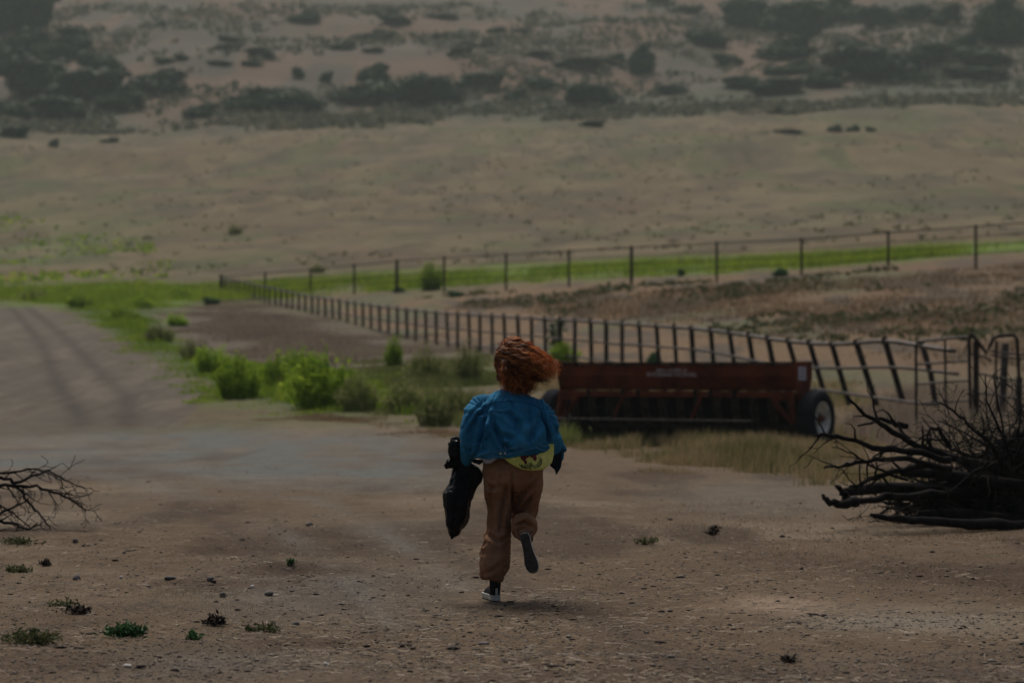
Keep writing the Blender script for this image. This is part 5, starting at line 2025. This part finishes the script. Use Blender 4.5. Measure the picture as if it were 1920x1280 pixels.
    folds(me, [(((917, 776), (928, 806), (942, 832), (958, 848)), 0.016, 4.5), (((925, 800), (945, 818), (962, 822)), 0.010, 5),
               (((954, 744), (962, 760), (968, 772)), 0.008, 3.5), (((1018, 770), (1008, 800), (990, 826)), 0.010, 6),
               (((905, 770), (890, 790), (878, 815)), 0.010, 4), (((925, 757), (905, 775), (885, 782)), 0.008, 4),
               (((985, 768), (998, 800), (1000, 835)), 0.008, 6), (((913, 766), (909, 798), (899, 832), (889, 862)), 0.017, 3.5), (((1014, 768), (1024, 800), (1030, 832)), 0.014, 3.5), (((900, 760), (885, 775), (875, 795)), 0.006, 3), (((948, 770), (970, 795), (975, 815)), 0.009, 6),
               (((884, 842), (900, 846), (915, 838)), 0.007, 4), (((910, 790), (900, 815), (888, 838)), 0.009, 4),
               (((1038, 790), (1046, 812), (1040, 830)), 0.008, 4), (((868, 838), (880, 846), (888, 842)), 0.007, 3)])
    jk = link_mesh("jacket", me, M_denim, body, True)
    # seams laid on the surface
    V, N = mesh_arrays(me)
    bvh = BVHTree.FromPolygons([tuple(p) for p in V], [tuple(p.vertices) for p in me.polygons])
    eye = Vector((0, 0, CH))

    def onto(u, v, off=0.0012, bv=bvh):
        d = ray(u, v, DP) - eye
        hit = bv.ray_cast(eye, d.normalized())
        if hit[0] is None:
            return None
        nn = hit[1]
        if nn.dot(d) > 0:
            nn = -nn
        return hit[0] + nn * off

    def seam(mb, pl, r, k=14, off=0.0012):
        P = []
        for i in range(len(pl) - 1):
            for t in range(k):
                f = t / k
                q = onto(pl[i][0] + (pl[i + 1][0] - pl[i][0]) * f, pl[i][1] + (pl[i + 1][1] - pl[i][1]) * f, off)
                if q is not None:
                    P.append(q)
        if len(P) > 2:
            mb.tube(P, r, 5)
    m = MB()
    seam(m, [(903, 768), (925, 754), (955, 752), (990, 755), (1020, 768)], 0.0022)
    seam(m, [(928, 755), (929, 800), (934, 848)], 0.0020)
    seam(m, [(992, 757), (996, 800), (994, 838)], 0.0020)
    seam(m, [(912, 745), (906, 770), (909, 800), (905, 835)], 0.0022)
    seam(m, [(1006, 750), (1018, 780), (1024, 810)], 0.0022)
    m.build("seams", M_denim_seam, jk)
    m = MB()
    hem_top = [(889, 857), (905, 850), (925, 845), (948, 842), (970, 836), (990, 829), (1005, 826), (1016, 834), (1026, 836)]
    seam(m, hem_top, 0.0024)
    seam(m, [(a, b + 2.5) for a, b in hem_top], 0.0016)
    seam(m, [(886, 866), (905, 862), (930, 856), (955, 851), (985, 843), (1005, 838), (1018, 845)], 0.003)
    m.build("stitching", M_denim_edge, jk)
    m = MB()
    for (a, b, r) in ((939, 849, 0.008), (947, 849, 0.006)):
        q = onto(a, b, 0.001)
        if q is not None:
            m.tube([q + Vector((0, 0.003, 0)), q + Vector((0, -0.004, 0)), q + Vector((0, -0.005, 0))], [r, r, r * 0.6], 12)
    m.build("button", M_button, jk, True)
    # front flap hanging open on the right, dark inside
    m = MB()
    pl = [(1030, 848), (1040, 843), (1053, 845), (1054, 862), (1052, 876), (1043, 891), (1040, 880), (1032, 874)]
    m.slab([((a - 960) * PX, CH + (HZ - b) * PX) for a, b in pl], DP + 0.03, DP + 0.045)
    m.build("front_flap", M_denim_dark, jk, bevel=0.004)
    m = MB()
    pl = [(1053, 842), (1059, 842), (1056, 864), (1053, 862)]
    m.slab([((a - 960) * PX, CH + (HZ - b) * PX) for a, b in pl], DP + 0.028, DP + 0.043)
    m.build("flap_edge", M_denim, jk)
    # cuff and hidden lining on the left: dark fold below the sleeve
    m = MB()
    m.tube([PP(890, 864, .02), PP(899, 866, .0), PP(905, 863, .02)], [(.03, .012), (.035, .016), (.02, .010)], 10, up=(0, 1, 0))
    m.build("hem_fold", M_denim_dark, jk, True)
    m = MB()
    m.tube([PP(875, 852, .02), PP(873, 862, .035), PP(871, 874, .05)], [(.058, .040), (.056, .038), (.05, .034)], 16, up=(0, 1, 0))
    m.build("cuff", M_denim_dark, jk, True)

    # ---- shirts showing under the jacket
    def tail(name, mat, bottom, top, ulo, uhi, rad, thick=0.006, nn=30):
        vs, fs = [], []
        us = np.linspace(ulo, uhi, nn)
        rows = 9
        for i, u in enumerate(us):
            vb = float(np.interp(u, [p[0] for p in bottom], [p[1] for p in bottom]))
            for j in range(rows):
                f = j / (rows - 1)
                v = top + (vb - top) * f
                c = math.sqrt(max(0.02, 1 - ((u - 963) / 88.0) ** 2))
                dy = -rad * c - 0.012 * f + 0.004 * math.sin(u * 0.35 + f * 2)
                vs.append(tuple(PP(u, v, dy)))
        for i in range(nn - 1):
            for j in range(rows - 1):
                fs.append((i * rows + j, i * rows + j + 1, (i + 1) * rows + j + 1, (i + 1) * rows + j))
        m = MB()
        m.add(vs, fs)
        me = m.mesh(name, False)
        o = link_mesh(name, me, mat, body, True)
        s = o.modifiers.new("thick", 'SOLIDIFY')
        s.thickness = thick
        s.offset = 0
        return o, BVHTree.FromPolygons(vs, fs)
    sh, bs = tail("shirt", M_shirt, [(941, 846), (944, 857), (953, 866), (965, 873), (980, 880), (1000, 882), (1018, 880), (1030, 872), (1036, 864), (1038, 850)], 832, 941, 1038, 0.150)
    tail("undershirt", M_white, [(905, 862), (910, 869), (920, 868), (930, 861), (940, 858)], 834, 904, 942, 0.150)
    m = MB()
    rr = random.Random(6)
    def patch(mb, u, v, ru, rv, k=9, off=0.0055):
        ps = [onto(u, v, off, bs)]
        for i in range(k):
            an = 2 * math.pi * i / k
            f = rr.uniform(.8, 1.15)
            ps.append(onto(u + ru * f * math.cos(an), v + rv * f * math.sin(an), off, bs))
        if any(p is None for p in ps):
            return
        mb.add(ps, [(0, 1 + i, 1 + (i + 1) % k) for i in range(k)])
    for (u, v, a, b) in ((981, 858, 5, 6), (988, 853, 6, 5), (978, 850, 4, 4), (997, 853, 4, 5), (1002, 857, 4, 6), (985, 866, 3.5, 4), (995, 848, 5, 4)):
        patch(m, u, v, a, b)
    m.build("flower_print", M_redprint, sh)
    m = MB()
    for st in (((976, 873), (984, 875), (993, 872), (999, 869)), ((1000, 876), (1008, 873), (1013, 867), (1014, 856)), ((980, 877), (990, 878), (998, 876))):
        for i in range(len(st) - 1):
            for f in (0.0, 0.33, 0.66):
                u = st[i][0] + (st[i + 1][0] - st[i][0]) * f
                v = st[i][1] + (st[i + 1][1] - st[i][1]) * f
                patch(m, u, v, 1.3, 0.9, 5)
                patch(m, u - 1.2, v - 2.4, 0.8, 2.0, 5, 0.006)
                patch(m, u + 1.4, v + 2.0, 0.8, 1.8, 5, 0.006)
    m.build("leaf_print", M_leafprint, sh)

    # ---- shoes
    def shoe(M, name, label):
        out = [(0.0, -0.018), (-0.026, -0.012), (-0.033, 0.02), (-0.031, 0.08), (-0.037, 0.14), (-0.046, 0.19), (-0.042, 0.225), (-0.026, 0.255), (0.0, 0.265), (0.026, 0.257), (0.040, 0.23), (0.043, 0.19), (0.034, 0.14), (0.029, 0.08), (0.032, 0.02), (0.026, -0.012)]
        parts = []
        up = MB()
        up.tube([(0, -0.008, 0.022), (0, 0.02, 0.022), (0, 0.10, 0.02), (0, 0.18, 0.018), (0, 0.235, 0.016), (0, 0.254, 0.014)], [(.02, .022), (.055, .030), (.06, .030), (.048, .040), (.034, .034), (.012, .018)], 14, up=(0, 0, 1))
        vv = np.array(up.v)
        vv[:, 2] = np.maximum(vv[:, 2], 0.012)
        up.v = [tuple(p) for p in vv]
        parts.append(up)
        leg = MB()
        leg.tube([(0, 0.03, 0.02), (0, 0.025, 0.07), (0, 0.02, 0.11), (0, 0.02, 0.145)], [(.045, .031), (.048, .033), (.046, .036), (.046, .037)], 16, up=(0, 1, 0))
        parts.append(leg)
        me = voxel_union(name, parts, 0.005, 5)
        o = link_mesh(name, me, M_canvas, body, True)
        s = MB()
        n = len(out)
        s.add([(x, y, -0.006) for x, y in out] + [(x * 1.03, y * 1.01, 0.026) for x, y in out], [(i, (i + 1) % n, n + (i + 1) % n, n + i) for i in range(n)] + [tuple(range(n - 1, -1, -1)), tuple(range(n, 2 * n))])
        so = s.build("sole", M_rubber, o, bevel=0.003)
        s = MB()
        s.add([(x * 0.97, y * 0.98 + .002, -0.011) for x, y in out] + [(x * 0.97, y * 0.98 + .002, -0.0065) for x, y in out], [(i, (i + 1) % n, n + (i + 1) % n, n + i) for i in range(n)] + [tuple(range(n - 1, -1, -1)), tuple(range(n, 2 * n))])
        for k in range(11):
            y = 0.005 + k * 0.022
            w = float(np.interp(y, [0, .08, .19, .25], [.024, .023, .034, .018]))
            s.tube([(-w, y, -0.0115), (0, y + 0.012, -0.0115), (w, y, -0.0115)], 0.0022, 4)
        s.build("outsole", M_outsole, so)
        l = MB()
        for k in range(5):
            y = 0.085 + k * 0.02
            z = 0.078 - k * 0.007
            l.tube([(-0.02, y, z), (0, y + .003, z + .007), (0.02, y + .006, z)], 0.003, 5)
        l.build("laces", M_canvas, o)
        l = MB()
        l.box((0, -0.020, 0.045), (0.014, 0.004, 0.05))
        l.build("heel_strip", M_rubber, o)
        for q in [o]:
            q.matrix_world = M
        return o
    g = PP(931, 1113, 0)
    Mst = Matrix.Translation((PP(930, 1100).x, DP - 0.03, tz1(0, DP) + 0.012)) @ Matrix.Rotation(R(12), 4, 'Z')
    shoe(Mst, "shoe", None)
    heel, toe = PP(983.5, 1003, -0.20), PP(1001, 1073, -0.215)
    ax = (toe - heel).normalized()
    zz = Vector((0.10, 1, 0.05))
    zz = (zz - ax * zz.dot(ax)).normalized()
    xx = ax.cross(zz)
    Mr = Matrix((xx, ax, zz)).transposed().to_4x4()
    Mr.translation = heel
    k = (toe - heel).length / 0.262
    shoe(Mr @ Matrix.Diagonal((0.93, k, 0.95, 1)), "shoe", None)

    # ---- hair
    r = np.random.default_rng(12)
    h = np.array(HEADC)
    hair = MB()
    tones = []
    hx = MB()
    def add_ball(c, rr_, t):
        a = len(hx.v)
        hx.ball(tuple(c), rr_, 20, 14)
        tones.extend([t] * (len(hx.v) - a))
    add_ball(h + [0, -0.012, 0.012], (0.087, 0.100, 0.113), 0.25)
    add_ball(np.array(PP(960, 702, 0.0)), (0.075, 0.065, 0.080), 0.15)
    add_ball(np.array(PP(984, 686, 0.03)), (0.060, 0.045, 0.030), 0.2)
    add_ball(np.array(PP(966, 722, -0.02)), (0.060, 0.045, 0.045), 0.12)
    vv = np.array(hx.v)
    vv += (np.column_stack([vn(vv * 26, 1), vn(vv * 26, 2), vn(vv * 26, 3)]) - 0.5) * 0.028
    hx.v = [tuple(p) for p in vv]

    def lock(root, end, bow, rad, amp, wl, tone, seg=18, ns=8, spread=0.006):
        root, end = np.array(root), np.array(end)
        L = np.linalg.norm(end - root)
        t = np.linspace(0, 1, seg)
        mid = (root + end) / 2 + bow
        path = ((1 - t) ** 2)[:, None] * root + (2 * t * (1 - t))[:, None] * mid + (t ** 2)[:, None] * end
        ph = r.uniform(0, 6.28)
        w = 2 * math.pi * L / wl
        d = (end - root) / (L + 1e-9)
        a = np.cross(d, [0, 1, 0.2])
        a /= np.linalg.norm(a) + 1e-9
        b = np.cross(d, a)
        for q in range(ns):
            o1, o2 = r.normal(0, spread, 2)
            ph2 = ph + r.normal(0, 0.35)
            A = amp * r.uniform(0.8, 1.25) * np.minimum(1, t * 1.8 + 0.12)
            fl = 1 + 1.3 * t ** 2
            P = path + a * (A * np.sin(w * t + ph2) + o1 * fl)[:, None] + b * (A * np.cos(w * t + ph2) + o2 * fl)[:, None]
            cut = seg - int(r.integers(0, 5)) if q else seg
            P = P[:cut]
            rd = rad * (1 - 0.85 * t[:cut] ** 1.4) + 0.0004
            hx.tube([tuple(p) for p in P], list(rd), 4, cap=False)
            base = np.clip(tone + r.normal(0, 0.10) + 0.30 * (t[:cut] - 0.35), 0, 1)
            tones.extend(np.repeat(base, 4))
    N = 560
    dirs = rand_dirs(r, N * 4)
    dirs = dirs[(dirs[:, 2] > -0.6) & (dirs[:, 1] < 0.75)][:N]
    for dv in dirs:
        root = h + [0, -0.012, 0.012] + dv * [0.084, 0.098, 0.112]
        zc, x = dv[2], dv[0]
        # the wind carries the hair to the right; the lower hair falls on the collar
        up = np.clip((zc + 0.5) / 1.2 + r.normal(0, 0.10), 0, 1)
        pick = r.random()
        if up > 0.40 or pick < 0.18:
            f = r.random() ** 0.7
            eu = 988 + 58 * f + r.normal(0, 4)
            ev = 677 + 17 * f + (1 - up) * 30 * (1 - 0.4 * f) + r.normal(0, 5)
        elif pick < 0.62:
            f = r.random()
            eu = 942 + 52 * f + r.normal(0, 5) + 6 * x
            ev = 714 + 30 * (1 - abs(f - 0.75)) + r.normal(0, 5)
        else:
            f = r.random()
            eu = 990 + 34 * f + r.normal(0, 5)
            ev = 724 - 22 * f + r.normal(0, 6)
        edy = 0.06 + dv[1] * 0.09 + r.normal(0, 0.03)
        end = np.array(PP(eu, ev, edy))
        bow = np.array([0.01 + 0.03 * x * (x > 0), dv[1] * 0.05 - 0.015, 0.004 + 0.034 * max(0, zc)]) + r.normal(0, 0.008, 3) + dv * 0.028
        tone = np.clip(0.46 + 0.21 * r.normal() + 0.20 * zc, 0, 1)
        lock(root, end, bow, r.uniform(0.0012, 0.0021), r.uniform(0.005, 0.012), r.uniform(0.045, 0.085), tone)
    for i in range(150):   # short curls that make the crown shaggy
        dv = rand_dirs(r, 1)[0]
        if dv[1] > 0.6 or dv[2] < -0.4:
            continue
        root = h + [0, -0.012, 0.012] + dv * [0.086, 0.102, 0.114]
        end = root + dv * r.uniform(0.008, 0.022) + np.array([r.uniform(0.01, 0.07), r.normal(0, 0.015), r.normal(-0.008, 0.012)])
        lock(root, end, dv * 0.012, r.uniform(0.0016, 0.0026), r.uniform(0.004, 0.009), 0.04, np.clip(0.55 + 0.2 * r.normal(), 0, 1), 10, 4, 0.004)
    for i in range(60):   # tuft lifted at the top, and loose ends at the right
        if i < 16:
            root = np.array(PP(955 + r.normal(0, 5), 650 + r.normal(0, 3), 0.08 + r.normal(0, .02)))
            end = np.array(PP(961 + r.normal(2, 5), 633 + abs(r.normal(0, 4)), 0.08 + r.normal(0, .02)))
            lock(root, end, np.array([-.01, 0, .012]), 0.0026, 0.006, 0.03, 0.6, 9, 5, 0.004)
        else:
            root = np.array(PP(1000 + r.normal(0, 12), 686 + r.normal(0, 9), 0.05 + r.normal(0, .03)))
            end = np.array(PP(1032 + r.normal(0, 11), 695 + r.normal(0, 11), 0.05 + r.normal(0, .04)))
            lock(root, end, np.array([0, 0, r.normal(.005, .01)]), 0.0013, 0.012, 0.055, 0.75, 14, 3, 0.006)
    me = bpy.data.meshes.new("hair")
    me.from_pydata(hx.v, [], hx.f)
    at = me.attributes.new("tone", 'FLOAT', 'POINT')
    at.data.foreach_set("value", np.array(tones, np.float32))
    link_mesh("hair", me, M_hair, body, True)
    return body


person = build_person()


def black_bag():
    t = empty("plastic_bag", PP(850, 1008, 0.02))
    tag(t, "shiny black plastic bag swinging from the running person's left hand", "bag")
    inv = Matrix.Translation(-t.location)
    Q = []
    m = MB()
    rings = [(866, 858, 862, .014, .05), (878, 851, 876, .030, .05), (892, 848, 886, .045, .04), (908, 843, 890, .055, .03), (925, 833, 885, .068, .02), (945, 832, 881, .074, .01), (965, 835, 880, .072, .01), (982, 838, 873, .060, .01), (996, 841, 863, .040, .02), (1006, 844, 853, .018, .02), (1011, 845, 848, .006, .02)]
    n = 30
    vs, fs = [], []
    rr = random.Random(8)
    for v, a, b, ry, dy in rings:
        c, rx = (a + b) / 2, (b - a) / 2 * PX
        q = PP(c, v, dy)
        for k in range(n):
            an = 2 * math.pi * k / n
            w = 1 + 0.10 * math.sin(5 * an + v * 0.02) + 0.05 * math.sin(11 * an + v * 0.05)
            vs.append(tuple(inv @ Vector((q.x + rx * math.cos(an) * (0.5 + 0.5 * w), q.y + ry * math.sin(an) * w, q.z))))
    for i in range(len(rings) - 1):
        for k in range(n):
            fs.append((i * n + k, i * n + (k + 1) % n, (i + 1) * n + (k + 1) % n, (i + 1) * n + k))
    fs += [tuple(range(n)), tuple((len(rings) - 1) * n + k for k in range(n - 1, -1, -1))]
    m.add(vs, fs)
    Q.append(m)
    m = MB()
    o0 = inv @ Vector((0, 0, 0))
    pl = [(858, 866), (881, 866), (894, 877), (906, 890), (901, 902), (890, 918), (884, 935), (866, 930)]
    m.slab([((a_ - 960) * PX + o0.x, CH + (HZ - b_) * PX + o0.z) for a_, b_ in pl], DP + 0.012 + o0.y, DP + 0.048 + o0.y)
    Q.append(m)
    me = voxel_union("bag_body", Q, 0.006, 4)
    wrinkle(me, 0.012, 12, (1.6, 1, 0.5), 31)
    wrinkle(me, 0.006, 30, (1.3, 1, 0.6), 33)
    o = link_mesh("bag_body", me, M_bag, t, True)
    Q = []
    m = MB()
    m.tube([inv @ PP(862, 868, .04), inv @ PP(856, 850, .02), inv @ PP(852, 834, .03), inv @ PP(857, 820, .04)], [(.03, .035), (.045, .040), (.05, .035), (.02, .020)], 14, up=(0, 1, 0))
    Q.append(m)
    m = MB()
    m.tube([inv @ PP(854, 862, .03), inv @ PP(845, 870, .02), inv @ PP(834, 876, .02)], [(.02, .035), (.02, .026), (.008, .012)], 12, up=(0, 1, 0))
    Q.append(m)
    m = MB()
    m.tube([inv @ PP(852, 836, .03), inv @ PP(846, 833, .02), inv @ PP(840, 830, .02)], [(.02, .022), (.016, .016), (.006, .008)], 12, up=(0, 1, 0))
    Q.append(m)
    me = voxel_union("bag_neck", Q, 0.005, 3)
    wrinkle(me, 0.014, 26, (1, 1, 0.8), 35)
    wrinkle(me, 0.006, 60, (1, 1, 0.8), 37)
    link_mesh("bag_neck", me, M_bag, t, True)


black_bag()

# ------------------------------------------------------------------ haze between the yard and the hills
def haze():
    m = bpy.data.materials.new("haze")
    m.use_nodes = True
    nt = m.node_tree
    for nd in list(nt.nodes):
        nt.nodes.remove(nd)
    out = nt.nodes.new("ShaderNodeOutputMaterial")
    pv = nt.nodes.new("ShaderNodeVolumePrincipled")
    pv.inputs["Color"].default_value = (0.68, 0.78, 0.71, 1)
    pv.inputs["Density"].default_value = HAZE_DENSITY
    pv.inputs["Anisotropy"].default_value = 0.0
    nt.links.new(pv.outputs[0], out.inputs["Volume"])
    b = MB()
    b.box((0, 700, 225), (3600, 1660, 470))
    o = b.build("haze", m)
    o["kind"] = "stuff"


HAZE_DENSITY = 0.0003
haze()
